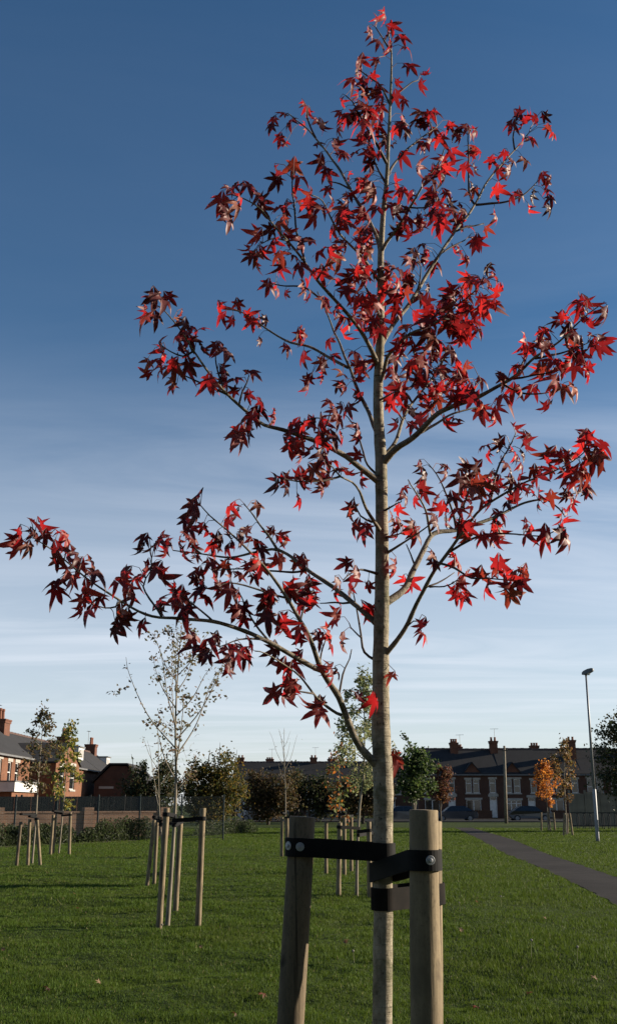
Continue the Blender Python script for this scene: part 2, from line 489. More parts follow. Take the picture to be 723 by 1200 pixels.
def grassblades():
    N = 900000
    rng = np.random.default_rng(3)
    y = np.exp(rng.uniform(np.log(6.3), np.log(72.0), N))
    x = rng.uniform(-1, 1, N) * (0.345 * y + 1.6)
    keep = ~inpoly(x, y)
    x, y = x[keep], y[keep]
    n = len(x)
    # uneven sward: clumps of longer grass
    def vn(sx, sy, seed):
        g = np.random.default_rng(seed).random((257, 257))
        a, b = np.mod(x * sx, 256), np.mod(y * sy, 256)
        i, j = a.astype(int), b.astype(int); fa, fb = a - i, b - j
        fa = fa * fa * (3 - 2 * fa); fb = fb * fb * (3 - 2 * fb)
        return (g[i, j] * (1 - fa) * (1 - fb) + g[i + 1, j] * fa * (1 - fb) + g[i, j + 1] * (1 - fa) * fb + g[i + 1, j + 1] * fa * fb)
    cl = np.clip(1.5 * (0.45 * vn(2.2, 1.6, 1) + 0.3 * vn(7, 5, 2) + 0.25 * vn(0.7, 0.5, 4)) - 0.25, 0.0, 1.15)
    h = (0.011 + 0.042 * cl ** 1.4) * rng.uniform(0.55, 1.3, n) * (1 + 0.012 * (y - 8))
    tall = rng.random(n) < 0.004
    h[tall] *= 1.9
    w = 0.0024 * (0.5 + y / 9.0) * rng.uniform(0.7, 1.4, n)
    a = rng.uniform(0, 2 * np.pi, n)
    dx, dy = np.cos(a) * w, np.sin(a) * w
    lean = rng.uniform(0, 2 * np.pi, n); lr = h * rng.uniform(0.1, 0.85, n)
    gz = lawn_z(x, y)
    v = np.zeros((n, 3, 3), np.float32)
    v[:, 0] = np.stack([x - dx, y - dy, gz - 0.004], 1)
    v[:, 1] = np.stack([x + dx, y + dy, gz - 0.004], 1)
    v[:, 2] = np.stack([x + np.cos(lean) * lr, y + np.sin(lean) * lr, gz + h], 1)
    me = bpy.data.meshes.new('grass')
    me.vertices.add(n * 3); me.loops.add(n * 3); me.polygons.add(n)
    me.vertices.foreach_set('co', v.reshape(-1))
    me.loops.foreach_set('vertex_index', np.arange(n * 3, dtype=np.int32))
    me.polygons.foreach_set('loop_start', np.arange(0, n * 3, 3, dtype=np.int32))
    me.polygons.foreach_set('loop_total', np.full(n, 3, np.int32))
    at = me.attributes.new('shade', 'FLOAT', 'POINT')
    at.data.foreach_set('value', np.repeat(rng.random(n), 3).astype(np.float32))
    me.update()
    mt, nt, bs, out = newmat('grass blades')
    an = nt.nodes.new('ShaderNodeAttribute'); an.attribute_name = 'shade'
    f = nnoise(nt, 0.5, detail=5)
    c = nmix(nt, (0.046, 0.090, 0.012), (0.090, 0.150, 0.022), an.outputs['Fac'])
    c = nmix(nt, c, (0.092, 0.122, 0.025), nramp(nt, f, 0.48, 0.72))
    f2 = nnoise(nt, 2.1, detail=5, rough=0.65)
    c = nmix(nt, c, (0.030, 0.056, 0.010), nramp(nt, f2, 0.50, 0.68))
    c = nmix(nt, c, (0.23, 0.20, 0.09), nramp(nt, an.outputs['Fac'], 0.965, 0.975))
    nt.links.new(c, bs.inputs['Base Color'])
    bs.inputs['Roughness'].default_value = 0.55
    bs.inputs['Specular IOR Level'].default_value = 0.08
    tr = nt.nodes.new('ShaderNodeBsdfTranslucent'); tr.inputs['Color'].default_value = (0.095, 0.140, 0.016, 1)
    mx = nt.nodes.new('ShaderNodeMixShader'); mx.inputs[0].default_value = 0.3
    nt.links.new(bs.outputs[0], mx.inputs[1]); nt.links.new(tr.outputs[0], mx.inputs[2])
    nt.links.new(mx.outputs[0], out.inputs['Surface'])
    me.materials.append(mt)
    o = bpy.data.objects.new('grass', me); col.objects.link(o)
    tag(o, 'short uneven mown green grass covering the park lawn', 'grass', kind='stuff')
grassblades()

# ------------------------------------------------------------------ houses
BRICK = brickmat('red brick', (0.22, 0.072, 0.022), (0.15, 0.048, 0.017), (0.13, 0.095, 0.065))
BRICKDARK = brickmat('shade toned brick', (0.10, 0.036, 0.018), (0.07, 0.027, 0.015), (0.055, 0.044, 0.035))  # shade on the unlit fronts is put into this darker brick colour
BRICKWALL = brickmat('garden wall brick', (0.25, 0.13, 0.07), (0.20, 0.10, 0.055), (0.26, 0.22, 0.18))
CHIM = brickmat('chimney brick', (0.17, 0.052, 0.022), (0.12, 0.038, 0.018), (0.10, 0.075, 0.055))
SLATE = brickmat('roof slate', (0.022, 0.022, 0.024), (0.016, 0.016, 0.018), (0.009, 0.009, 0.010), 0.25, 0.2)
RIDGE = plain('ridge tile', (0.11, 0.060, 0.045), (0.07, 0.045, 0.038), 4, 0.9)
POTS = plain('chimney pot clay', (0.24, 0.085, 0.042), (0.17, 0.06, 0.033), 6, 0.85)
WHITE = plain('white paint', (0.72, 0.71, 0.68), (0.60, 0.59, 0.56), 3, 0.5)
STONE = plain('painted stone', (0.42, 0.40, 0.36), (0.33, 0.31, 0.28), 4, 0.85)
LEADGREY = plain('lead flashing', (0.16, 0.165, 0.17), (0.12, 0.122, 0.125), 4, 0.6)
RENDER = plain('pale render', (0.25, 0.215, 0.155), (0.17, 0.145, 0.105), 1.2, 0.9)
GREYDOOR = plain('grey door', (0.14, 0.16, 0.19), (0.11, 0.125, 0.15), 3, 0.5)
CURTAIN = plain('net curtain', (0.40, 0.39, 0.37), (0.26, 0.25, 0.24), 2.5, 0.9, (3, 1, 0.3))
def glassmat():
    mt, nt, bs, out = newmat('window glass')
    bs.inputs['Base Color'].default_value = (0.012, 0.014, 0.017, 1)
    bs.inputs['Roughness'].default_value = 0.055
    bs.inputs['Specular IOR Level'].default_value = 0.7
    return mt
GLASS = glassmat()

def wallholes(mb, x0, x1, z0, z1, y, t, holes, m=0):
    """a wall facing -Y with real openings; holes = (xa, xb, za, zb)"""
    xs = sorted({x0, x1, *[h[0] for h in holes], *[h[1] for h in holes]})
    for a, b in zip(xs, xs[1:]):
        hs = sorted([h for h in holes if h[0] < b - 1e-6 and h[1] > a + 1e-6], key=lambda h: h[2])
        z = z0
        for h in hs:
            if h[2] > z + 1e-6: mb.box(a, b, y, y + t, z, h[2], m)
            z = h[3]
        if z < z1 - 1e-6: mb.box(a, b, y, y + t, z, z1, m)

def windowpart(root, xa, xb, za, zb, y, lights=2, transom=0.0, curtain=False, sill=True, lintel=True):
    """window > frame, pane, sill, lintel; y is the wall face"""
    w = MB(); fr = 0.07; yy = y + 0.08
    w.box(xa, xb, yy, yy + 0.06, za, za + fr); w.box(xa, xb, yy, yy + 0.06, zb - fr, zb)
    w.box(xa, xa + fr, yy, yy + 0.06, za + fr, zb - fr); w.box(xb - fr, xb, yy, yy + 0.06, za + fr, zb - fr)
    for k in range(1, lights):
        x = xa + (xb - xa) * k / lights
        w.box(x - fr * 0.7, x + fr * 0.7, yy + 0.002, yy + 0.058, za + fr, zb - fr)
    if transom:
        z = za + (zb - za) * transom
        for k in range(lights):
            a = xa + (xb - xa) * k / lights + fr; b = xa + (xb - xa) * (k + 1) / lights - fr
            w.box(a, b, yy + 0.004, yy + 0.056, z - fr * 0.5, z + fr * 0.5)
    win = w.build('window', WHITE, root)
    g = MB(); g.box(xa + 0.02, xb - 0.02, yy + 0.025, yy + 0.04, za + 0.02, zb - 0.02); g.build('pane', GLASS, win)
    if curtain:
        c = MB(); c.box(xa, xb, yy + 0.14, yy + 0.15, za + (zb - za) * 0.02, zb); 
        c.build('curtain', CURTAIN, win)
    if sill:
        c = MB(); c.box(xa - 0.1, xb + 0.1, y - 0.09, y + 0.07, za - 0.14, za - 0.002); c.build('sill', STONE, win)
    if lintel:
        c = MB(); c.box(xa - 0.14, xb + 0.14, y - 0.04, y + 0.1, zb + 0.002, zb + 0.22); c.build('lintel', STONE, win)
    return win

def doorpart(root, xa, xb, zb, y, mat):
    d = MB(); d.box(xa + 0.07, xb - 0.07, y + 0.12, y + 0.17, 0.12, zb - 0.45)
    for k in range(2):
        for (a, b) in ((0.3, 0.85), (1.0, 1.45)):
            xm = (xa + xb) / 2; s = -1 if k == 0 else 1
            d.box(min(xm + s * 0.05, xm + s * 0.26), max(xm + s * 0.05, xm + s * 0.26), y + 0.10, y + 0.121, a, b)
    door = d.build('door', mat, root)
    f = MB(); f.box(xa, xa + 0.07, y + 0.08, y + 0.18, 0.1, zb); f.box(xb - 0.07, xb, y + 0.08, y + 0.18, 0.1, zb)
    f.box(xa + 0.07, xb - 0.07, y + 0.08, y + 0.18, zb - 0.07, zb); f.box(xa + 0.07, xb - 0.07, y + 0.08, y + 0.18, zb - 0.45, zb - 0.38)
    f.build('frame', WHITE, door)
    g = MB(); g.box(xa + 0.07, xb - 0.07, y + 0.13, y + 0.14, zb - 0.38, zb - 0.07); g.build('fanlight', GLASS, door)
    c = MB(); c.box(xa - 0.16, xb + 0.16, y - 0.07, y + 0.1, zb + 0.002, zb + 0.26); c.build('lintel', STONE, door)
    c = MB(); c.box(xb - 0.17, xb - 0.14, y + 0.085, y + 0.12, 1.0, 1.12); c.build('handle', LEADGREY, door)

def gableroof(root, x0, x1, y0, y1, ze, zr, over=0.25, ends=0.0, mat=None):
    """ridge along X, thick sloping slabs, ridge tiles"""
    mat = mat or SLATE
    ym = (y0 + y1) / 2; t = 0.14
    a0, a1 = y0 - over, y1 + over
    dz = (zr - ze) / (ym - y0) * over
    r = MB()
    r.prism([(a0, ze - dz), (ym, zr), (ym, zr + t), (a0, ze - dz + t)], 'x', x0 - ends, x1 + ends)
    r.prism([(ym + 0.001, zr), (a1, ze - dz), (a1, ze - dz + t), (ym + 0.001, zr + t)], 'x', x0 - ends, x1 + ends)
    ro = r.build('roof', mat, root)
    k = MB(); n = max(2, int((x1 - x0) / 0.45))
    for i in range(n):
        xa = x0 + (x1 - x0) * i / n; xb = x0 + (x1 - x0) * (i + 1) / n - 0.02
        k.prism([(ym - 0.16, zr + 0.06), (ym, zr + 0.25 + 0.02 * (i % 2)), (ym + 0.16, zr + 0.06)], 'x', xa, xb)
    k.build('ridge', RIDGE, ro)
    g = MB(); g.box(x0, x1, a0 - 0.1, a0 - 0.01, ze - dz - 0.06, ze - dz + 0.06); g.build('gutter', LEADGREY, ro)
    return ro

def chimney(ro, x, y, z0, z1, w=0.9, d=0.55, pots=3, ph=0.55):
    c = MB(); c.box(x - w / 2, x + w / 2, y - d / 2, y + d / 2, z0, z1 - 0.3)
    c.box(x - w / 2 - 0.06, x + w / 2 + 0.06, y - d / 2 - 0.06, y + d / 2 + 0.06, z1 - 0.3, z1 - 0.12)
    c.box(x - w / 2 - 0.1, x + w / 2 + 0.1, y - d / 2 - 0.1, y + d / 2 + 0.1, z1 - 0.12, z1)
    for i in range(pots):
        px = x + (i - (pots - 1) / 2) * (w * 0.8 / max(1, pots - 0.4)) if w >= d else x
        py = y if w >= d else y + (i - (pots - 1) / 2) * (d * 0.8 / max(1, pots - 0.4))
        c.tube([(px, py, z1), (px, py, z1 + ph * 0.75), (px, py, z1 + ph * 0.8), (px, py, z1 + ph)], [0.15, 0.115, 0.15, 0.135], 8, 1)
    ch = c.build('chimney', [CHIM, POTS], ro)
    hsh = int(abs(x * 7 + z1 * 13)) % 3
    if hsh:
        a = MB(); h = 0.9 + 0.3 * hsh
        a.tube([(x + w * 0.3, y + d * 0.4, z1 - 0.5), (x + w * 0.3, y + d * 0.4, z1 + h)], 0.022, 4)
        a.tube([(x + w * 0.3 - 0.5, y + d * 0.4, z1 + h - 0.05), (x + w * 0.3 + 0.5, y + d * 0.4, z1 + h - 0.02)], 0.018, 4)
        for q in range(5):
            xx = x + w * 0.3 - 0.45 + q * 0.2
            a.tube([(xx, y + d * 0.4 - 0.16, z1 + h - 0.04), (xx, y + d * 0.4 + 0.16, z1 + h - 0.04)], 0.012, 4)
        a.build('aerial', LEADGREY, ro)
    return ch

def frontgable(root, xc, y, ze, w=2.0, h=1.15, depth=2.2):
    """little gable standing on the eaves, brick triangle and two slate slopes"""
    g = MB(); g.prism([(xc - w / 2, ze), (xc + w / 2, ze), (xc, ze + h)], 'y', y - 0.02, y + 0.3)
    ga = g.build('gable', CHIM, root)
    r = MB(); t = 0.12
    r.prism([(xc - w / 2 - 0.22, ze - 0.25), (xc, ze + h), (xc, ze + h + t), (xc - w / 2 - 0.22, ze - 0.25 + t)], 'y', y - 0.2, y + depth)
    r.prism([(xc + 0.001, ze + h), (xc + w / 2 + 0.22, ze - 0.25), (xc + w / 2 + 0.22, ze - 0.25 + t), (xc + 0.001, ze + h + t)], 'y', y - 0.2, y + depth)
    r.build('gable_roof', SLATE, ga)

def terrace_house(loc, rz, w, ze, zr, depth, wins, door, label, group, brick=BRICK, chim=(), gable=None, doormat=None, cat='house', name='terraced_house'):
    """front faces local -Y, x runs 0..w along the street; wins = (xa, xb, za, zb, lights, transom, curtain)"""
    root = empty(name, loc, label, cat, group, rz=rz)
    holes = [q[:4] for q in wins] + ([(door[0], door[1], 0.0, door[2])] if door else [])
    b = MB(); wallholes(b, 0.002, w - 0.002, 0, ze, 0, 0.3, holes); b.build('wall', brick, root)
    ym = depth / 2
    for xa, xb in ((0.004, 0.25), (w - 0.25, w - 0.004)):
        s = MB(); s.prism([(0.301, 0), (depth - 0.3, 0), (depth - 0.3, ze), (ym, zr - 0.05), (0.301, ze + 0.05)], 'x', xa, xb)
        s.build('gable_wall', brick, root)
    k = MB(); k.box(0.002, w - 0.002, depth - 0.299, depth, 0, ze); k.build('rear_wall', brick, root)
    inn = MB(); inn.box(0.3, w - 0.3, 0.9, 1.0, 0.05, ze - 0.1); inn.build('room_wall', DARKROOM, root)
    for q in wins: windowpart(root, *q[:4], 0, lights=q[4], transom=q[5], curtain=q[6])
    if door: doorpart(root, door[0], door[1], door[2], 0, doormat or WHITE)
    ro = gableroof(root, 0, w, 0, depth, ze, zr)
    for c in chim: chimney(ro, *c)
    if gable: frontgable(root, gable[0], 0, ze, *gable[1:])
    c = MB(); c.box(0.01, w - 0.01, -0.05, -0.002, ze - 0.32, ze - 0.1); c.build('eaves_course', brick, root)
    return root
DARKROOM = plain('dim room', (0.05, 0.045, 0.04), (0.035, 0.032, 0.03), 2, 0.9)

# ---- row across the road (front in shade), y = 120
YR = 120.0
def xat(u, v, y): return P(u, v, y).x
H0, HW = xat(537, 900, YR), xat(585, 900, YR) - xat(537, 900, YR)
row = [(-1, 'L'), (0, 'L'), (1, 'L'), (2, 'R'), (3, 'R'), (4, 'R'), (5, 'L')]
rowlabels = {
    -1: 'brick terraced house half hidden behind dense green sapling',
    0: 'brick terraced house with small brick gable and white door at the path end',
    1: 'brick terraced house whose gable stands beside the timber pole',
    2: 'brick terraced house behind the first small orange sapling',
    3: 'brick terraced house with white bay behind the taller orange sapling',
    4: 'brick terraced house behind the steel street lamp',
    5: 'brick terraced house behind the big dark tree by the railings'}
for i, side in row:
    x = H0 + i * HW; w = HW - 0.0
    wu0, wu1 = 2.85, 4.45; wl0, wl1 = 0.75, 2.15
    tall = i in (3, 4)
    if i == 1:
        wins = [(0.55, 1.32, 2.85, 4.4, 1, 0.5, True), (1.55, 2.32, 2.85, 4.4, 1, 0.5, True), (0.55, 2.35, 0.7, 2.05, 3, 0.72, True), (3.5, 4.2, 2.85, 4.3, 1, 0.6, False)]
        door = (3.1, 3.95, 2.35); gb = (1.45, 2.0, 1.2, 2.2)
    elif tall:
        wins = [(0.5, 1.3, 2.6, 4.5, 1, 0.5, False), (1.6, 2.4, 2.6, 4.5, 1, 0.5, False), (0.45, 2.45, 0.6, 2.2, 3, 0.7, True), (3.3, 4.1, 2.8, 4.3, 1, 0.5, False)]
        door = (3.25, 4.1, 2.4); gb = None
    else:
        wins = [(0.75, 1.45, 2.85, 4.35, 1, 0.72, False), (1.62, 2.32, 2.85, 4.35, 1, 0.72, False), (0.75, 2.45, 0.7, 2.1, 2, 0.0, False), (3.5, 4.25, 2.85, 4.4, 1, 0.72, False)]
        door = (3.45, 4.3, 2.45); gb = (1.55, 2.0, 1.2, 2.2)
        if i == -1: gb = None
    chim = []
    if i in (0, 1): chim.append((0.05, 3.6, 6.4, 8.75 + 0.2 * (i == 1), 0.9, 0.8, 3 if i == 0 else 2, 0.45))
    if i == 0: chim.append((1.0, 6.2, 6.0, 8.4, 0.8, 0.6, 3, 0.3))
    if i == 1: chim.append((0.85, 6.2, 6.0, 8.1, 0.4, 0.5, 1, 0.5))
    if i == 2: chim += [(0.6, 5.4, 6.6, 8.5, 1.0, 0.6, 3, 0.35), (4.4, 2.6, 5.8, 9.0, 0.95, 0.7, 2, 0.4)]
    if i == 5: chim.append((0.1, 4.0, 6.6, 8.6, 0.9, 0.6, 3, 0.4))
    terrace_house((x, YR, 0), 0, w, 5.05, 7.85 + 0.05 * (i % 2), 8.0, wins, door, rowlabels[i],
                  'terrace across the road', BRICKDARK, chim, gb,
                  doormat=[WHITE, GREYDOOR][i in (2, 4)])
# low front garden walls
for k in range(7):
    x = H0 + (k - 1) * HW
    g = MB(); g.box(x + 0.05, x + HW * 0.62, 116.0, 116.25, 0, 0.85); g.box(x + 0.02, x + HW * 0.62 + 0.03, 115.96, 116.29, 0.851, 0.93)
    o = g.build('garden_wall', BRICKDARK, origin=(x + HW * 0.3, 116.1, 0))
    tag(o, 'low dark brick front garden wall before the shaded terrace', 'wall', 'front garden walls')

# ---- farther row behind the trees, y = 150
YF = 150.0
clab = ['terraced house with brick chimney behind the olive gold bush', 'dark far terraced house behind the brown rounded bush', 'far terraced house behind the bare sapling',
        'far terraced house behind the orange leaved sapling', 'far terraced house behind the red tree trunk', 'far terraced house behind the dense green sapling']
f0 = xat(272, 930, YF); fw = (xat(520, 930, YF) - f0) / 6
for i in range(6):
    wins = [(0.6, 2.2, 3.0, 4.4, 2, 0, False), (0.6, 2.3, 0.7, 2.2, 3, 0.7, i % 2 == 0), (3.3, 4.0, 3.0, 4.4, 1, 0.6, False)]
    ch = []
    if i in (0, 2, 4): ch = [(0.9 if i == 0 else 1.6 if i == 2 else 0.6, 4.0, 6.2, 8.35, 1.0, 0.7, 2, 0.35)]
    if i in (1, 3): ch = [(-0.5 + 0.9 * (i == 1) - 0.3, 5.4, 6.0, 8.2, 1.1, 0.7, 3, 0.25)]
    if i == 5: ch = [(2.5, 4.0, 6.2, 8.2, 0.9, 0.7, 3, 0.3)]
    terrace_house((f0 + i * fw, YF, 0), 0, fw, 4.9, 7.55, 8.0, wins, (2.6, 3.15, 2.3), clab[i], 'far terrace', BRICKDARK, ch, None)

# ---- sunlit backs along the left edge of the park, facing +X
def back_house(y0, w, xf, ze, zr, depth, wins, label, chim, wing=None, dormer=None):
    root = terrace_house((xf, y0, 0), R(90), w, ze, zr, depth, wins, None, label, 'sunlit houses along the park edge', BRICK, chim)
    if wing:
        xa, xb, pd, we, wr = wing          # along the row, projecting to local -Y
        hs = [(xa + (xb - xa) * 0.16, xa + (xb - xa) * 0.36, 2.9, 4.4), (xa + (xb - xa) * 0.60, xa + (xb - xa) * 0.82, 2.7, 4.5), (xa + (xb - xa) * 0.3, xa + (xb - xa) * 0.65, 0.5, 1.9)]
        b = MB(); wallholes(b, xa, xb, 0, we, -pd, 0.25, hs)
        b.prism([(xa, we), (xb, we), ((xa + xb) / 2, wr)], 'y', -pd, -pd + 0.25)
        b.box(xa + 0.002, xa + 0.25, -pd + 0.251, -0.002, 0, we); b.box(xb - 0.25, xb - 0.002, -pd + 0.251, -0.002, 0, we)
        wg = b.build('rear_wing', BRICK, root)
        r = MB(); t = 0.13; xm = (xa + xb) / 2
        for s0, s1 in ((xa - 0.2, xm), (xb + 0.2, xm + 0.001)):
            sl_ = (wr - we) / (xm - xa) * 0.2
            r.prism([(s0, we - sl_), (s1, wr), (s1, wr + t), (s0, we - sl_ + t)] if s0 < s1 else [(s1, wr), (s0, we - sl_), (s0, we - sl_ + t), (s1, wr + t)], 'y', -pd - 0.15, depth * 0.4)
        r.build('wing_roof', SLATE, wg)
        for h in hs: windowpart(root, *h, -pd, lights=1, transom=0.5, curtain=True)
        inn = MB(); inn.box(xa + 0.3, xb - 0.3, -pd + 0.8, -pd + 0.85, 0.1, we); inn.build('room_wall', DARKROOM, root)
    if dormer:
        xa, xb, yd, z0, z1 = dormer
        d = MB(); d.box(xa, xb, yd, yd + 2.4, z0, z1)
        do = d.build('dormer', WHITE, root)
        d = MB(); d.box(xa - 0.1, xb + 0.1, yd - 0.15, yd + 2.5, z1 + 0.002, z1 + 0.12); d.build('dormer_roof', LEADGREY, do)
        d = MB(); d.box(xa + 0.25, xb - 0.25, yd - 0.03, yd - 0.003, z0 + 0.35, z1 - 0.2); d.build('dormer_window', CURTAIN, do)
    return root
XB = -20.6
wz = lambda *a: a
back_house(57.0, 9.5, XB, 4.95, 7.1, 6.0, [(2.0, 3.0, 2.9, 4.5, 1, 0.5, True), (6.0, 7.0, 2.9, 4.5, 1, 0.5, True)],
    'sunlit red brick house before the white fascia extension', [])
back_house(66.7, 9.3, XB, 4.95, 7.1, 6.0,
    [(1.5, 2.4, 2.9, 4.5, 1, 0.5, True), (3.8, 4.7, 3.0, 4.4, 1, 0.5, True), (5.6, 6.5, 3.0, 4.4, 1, 0.5, True)],
    'sunlit red brick house with white windows right above the white fascia extension', [])
back_house(76.2, 12.8, XB - 0.6, 4.9, 7.0, 6.0, [(10.6, 11.5, 2.8, 4.5, 1, 0.5, True)],
    'brick house with sunlit gabled rear wing and broad tall chimney', [(3.8, 3.0, 5.8, 8.0, 1.5, 1.05, 2, 0.85)],
    wing=(0.4, 8.2, 2.4, 4.6, 6.1))
back_house(89.2, 13.8, XB - 0.6, 4.9, 7.0, 6.0, [(3.0, 4.0, 2.8, 4.4, 1, 0.5, True)],
    'brick house with white box dormer beyond the sunlit gabled wing', [(11.8, 3.0, 5.8, 8.0, 1.1, 1.0, 2, 0.85)], dormer=(9.8, 12.0, 1.0, 5.6, 6.9))
back_house(103.2, 13.0, XB - 0.6, 4.9, 7.0, 6.0, [(3.0, 4.0, 2.8, 4.4, 1, 0.5, True)],
    'brick house with twin pot chimney at the far end of the sunlit row', [(10.8, 3.0, 5.8, 8.0, 1.2, 1.1, 2, 0.75)], dormer=(10.8, 12.6, 1.2, 5.5, 6.6))
# dark low outbuilding with gable to the camera
ob = empty('outbuilding', (-18.2, 98.0, 0), 'dark brick outbuilding with slate roof beyond the sunlit gabled wing', 'building')
b = MB(); b.box(-2.1, 2.1, 0, 9, 0, 3.6); b.prism([(-2.1, 3.6), (2.1, 3.6), (0.9, 5.1), (-0.6, 5.1)], 'y', 0.001, 8.999); b.build('wall', BRICKDARK, ob)
r = MB(); r.prism([(-2.4, 3.5), (-0.7, 5.2), (0.95, 5.2), (2.4, 3.5), (2.4, 3.65), (1.0, 5.36), (-0.75, 5.36), (-2.4, 3.65)], 'y', -0.3, 9.3); r.build('roof', SLATE, ob)
windowpart(ob, -1.5, -0.4, 1.5, 3.0, -0.02, 2, 0.0, True)
windowpart(ob, 0.9, 1.5, 1.3, 3.0, -0.02, 1, 0.5, True)
# single-storey flat roofed extension
ex = empty('flat_roof_extension', (-18.9, 66.0, 0), 'single storey brick extension with white fascia in front of sunlit house', 'building')
b = MB(); b.box(-6.5, 0, 0, 5.4, 0, 2.35); 
b.build('wall', BRICK, ex)
b = MB(); b.box(-6.7, 0.22, -0.22, 5.6, 2.352, 2.95); b.build('fascia', WHITE, ex)
b = MB(); b.box(-6.75, 0.27, -0.27, 5.65, 2.952, 3.03); b.build('roof', LEADGREY, ex)
exw = MB(); 
for (a, c) in ((1.3, 2.1), (2.2, 3.0), (3.1, 3.9)):
    exw.box(0.002, 0.05, a - 0.07, c + 0.07, 0.85, 1.95)
wo = exw.build('window', WHITE, ex)
for (a, c) in ((1.3, 2.1), (2.2, 3.0), (3.1, 3.9)):
    g = MB(); g.box(0.051, 0.056, a + 0.03, c - 0.03, 0.95, 1.85); g.build('pane', GLASS, wo)

# ------------------------------------------------------------------ boundary on the left: brick wall, mesh fence, hedge
bw = empty('brick_wall', (-10.5, 52.6, 0), 'long low orange brick wall behind the hedge and mesh fence', 'wall', rz=R(27))
b = MB(); b.box(-13, 3.6, 0, 0.3, 0, 1.16); b.build('wall', BRICKWALL, bw)
b = MB()
for i in range(33):
    b.box(-13 + i * 0.505, -13 + i * 0.505 + 0.49, -0.04, 0.34, 1.162, 1.24)
b.build('coping', BRICKWALL, bw)
for i, px in enumerate((-9.6, -5.0, -0.6, 3.4)):
    b = MB(); b.box(px - 0.24, px + 0.24, -0.1, 0.4, 0.002, 1.42); b.build('pier', BRICKWALL, bw)

BOARD = plain('shade dark boards', (0.030, 0.026, 0.022), (0.018, 0.016, 0.014), 3, 0.9, (6, 6, 0.3))
yf = empty('yard_shade_boards', (-23.5, 57.5, 0), 'added dark boards standing in for the shaded yard behind the low orange brick wall', 'fence')  # dark boards added where only the yard's shade shows
for i in range(8):
    b = MB()
    for k in range(11): b.box(i * 1.9 + 0.06 + k * 0.162, i * 1.9 + 0.06 + k * 0.162 + 0.155, 0.012 * (k % 2), 0.02 + 0.012 * (k % 2), 0.05, 1.98)
    b.build('panel', BOARD, yf)
    b = MB(); b.box(i * 1.9 - 0.05, i * 1.9 + 0.05, -0.03, 0.09, 0, 2.08); b.build('post', BOARD, yf)
FENCE = plain('green fence paint', (0.030, 0.045, 0.040), (0.022, 0.032, 0.030), 6, 0.6)
fe = empty('mesh_fence', (-12.0, 48.4, 0), 'tall dark green mesh fence with posts above the low brick wall', 'fence', rz=R(-3))
for i in range(9):
    x = -7.5 + i * 1.95
    b = MB(); b.box(x - 0.03, x + 0.03, -0.03, 0.03, 0, 1.98); b.box(x - 0.036, x + 0.036, -0.036, 0.036, 1.981, 2.0); b.build('post', FENCE, fe)
    if i < 8:
        b = MB()
        for k in range(1, 40): b.box(x + k * 0.0487 - 0.0042, x + k * 0.0487 + 0.0042, -0.004, 0.004, 0.08, 1.92)
        for k in range(10): b.box(x + 0.031, x + 1.919, -0.011, -0.0045, 0.1 + k * 0.2, 0.112 + k * 0.2)
        b.build('mesh_panel', FENCE, fe)
cpst = MB(); cpst.tube([(0, 0, 0), (0, 0, 2.0), (0.02, -0.12, 2.35)], [0.09, 0.085, 0.07], 4)
o = cpst.build('concrete_post', RENDER, origin=(0, 0, 0)); o.location = G(153, 976) + Vector((0, 4, 0))
tag(o, 'pale square concrete post standing at the end of the mesh fence', 'post')

# ------------------------------------------------------------------ leaf clouds and trees
def leafcloud(pts, size, mats, up=0.25, seed=0, elong=1.7, jitter=0.35):
    """small pointed folded leaves at the given points"""
    rng = random.Random(seed)
    mb = MB(); nm = len(mats)
    for p in pts:
        s = size * rng.uniform(1 - jitter, 1 + jitter)
        d = Vector((rng.gauss(0, 1), rng.gauss(0, 1), rng.gauss(-0.25, 0.8))).normalized()
        n = Vector((rng.gauss(0, 1), rng.gauss(0, 1), rng.gauss(up, 0.9)))
        n = (n - d * n.dot(d)).normalized()
        x = d.cross(n)
        p = Vector(p)
        a, b = p - d * s * 0.5, p + d * s * 0.5
        l, r = p - x * s * 0.5 / elong + n * s * 0.1, p + x * s * 0.5 / elong + n * s * 0.1
        mb.add([a, r, b, l], [(0, 1, 2), (0, 2, 3)], rng.randrange(nm))
    return mb
def lm(name, c, k=1.0, tf=0.3):
    c = tuple(x * k for x in c)
    return leafmat(name, c, tuple(min(1, x * 1.35 + 0.008) for x in c), tuple(min(1, x * 2.2) for x in c), 0.55, tf, spec=0.2)
OLIVE = [lm('olive leaf', (0.085, 0.080, 0.018)), lm('gold leaf', (0.17, 0.115, 0.022)), lm('dull green leaf', (0.050, 0.062, 0.018))]
DARKG = [lm('dark green leaf', (0.034, 0.045, 0.016)), lm('bronze leaf', (0.062, 0.048, 0.020)), lm('deep green leaf', (0.022, 0.032, 0.013))]
BROWN = [lm('brown leaf', (0.090, 0.058, 0.022)), lm('dull olive leaf', (0.060, 0.055, 0.020)), lm('umber leaf', (0.050, 0.032, 0.016))]
HEDGE = [lm('hedge leaf', (0.036, 0.052, 0.018)), lm('hedge dark leaf', (0.022, 0.034, 0.014)), lm('hedge pale leaf', (0.062, 0.078, 0.032))]
PALEG = [lm('pale green leaf', (0.16, 0.19, 0.085)), lm('grey green leaf', (0.11, 0.135, 0.065)), lm('yellow green leaf', (0.22, 0.21, 0.085))]
RICHG = [lm('rich green leaf', (0.036, 0.062, 0.016)), lm('rich dark leaf', (0.022, 0.038, 0.013)), lm('lime leaf', (0.075, 0.105, 0.028))]
ORANGE = [lm('orange leaf', (0.40, 0.135, 0.022)), lm('amber leaf', (0.46, 0.20, 0.035)), lm('rust leaf', (0.22, 0.075, 0.022))]
RUST = [lm('tawny leaf', (0.20, 0.105, 0.032)), lm('tawny green leaf', (0.12, 0.095, 0.030)), lm('tawny dark leaf', (0.085, 0.048, 0.022))]
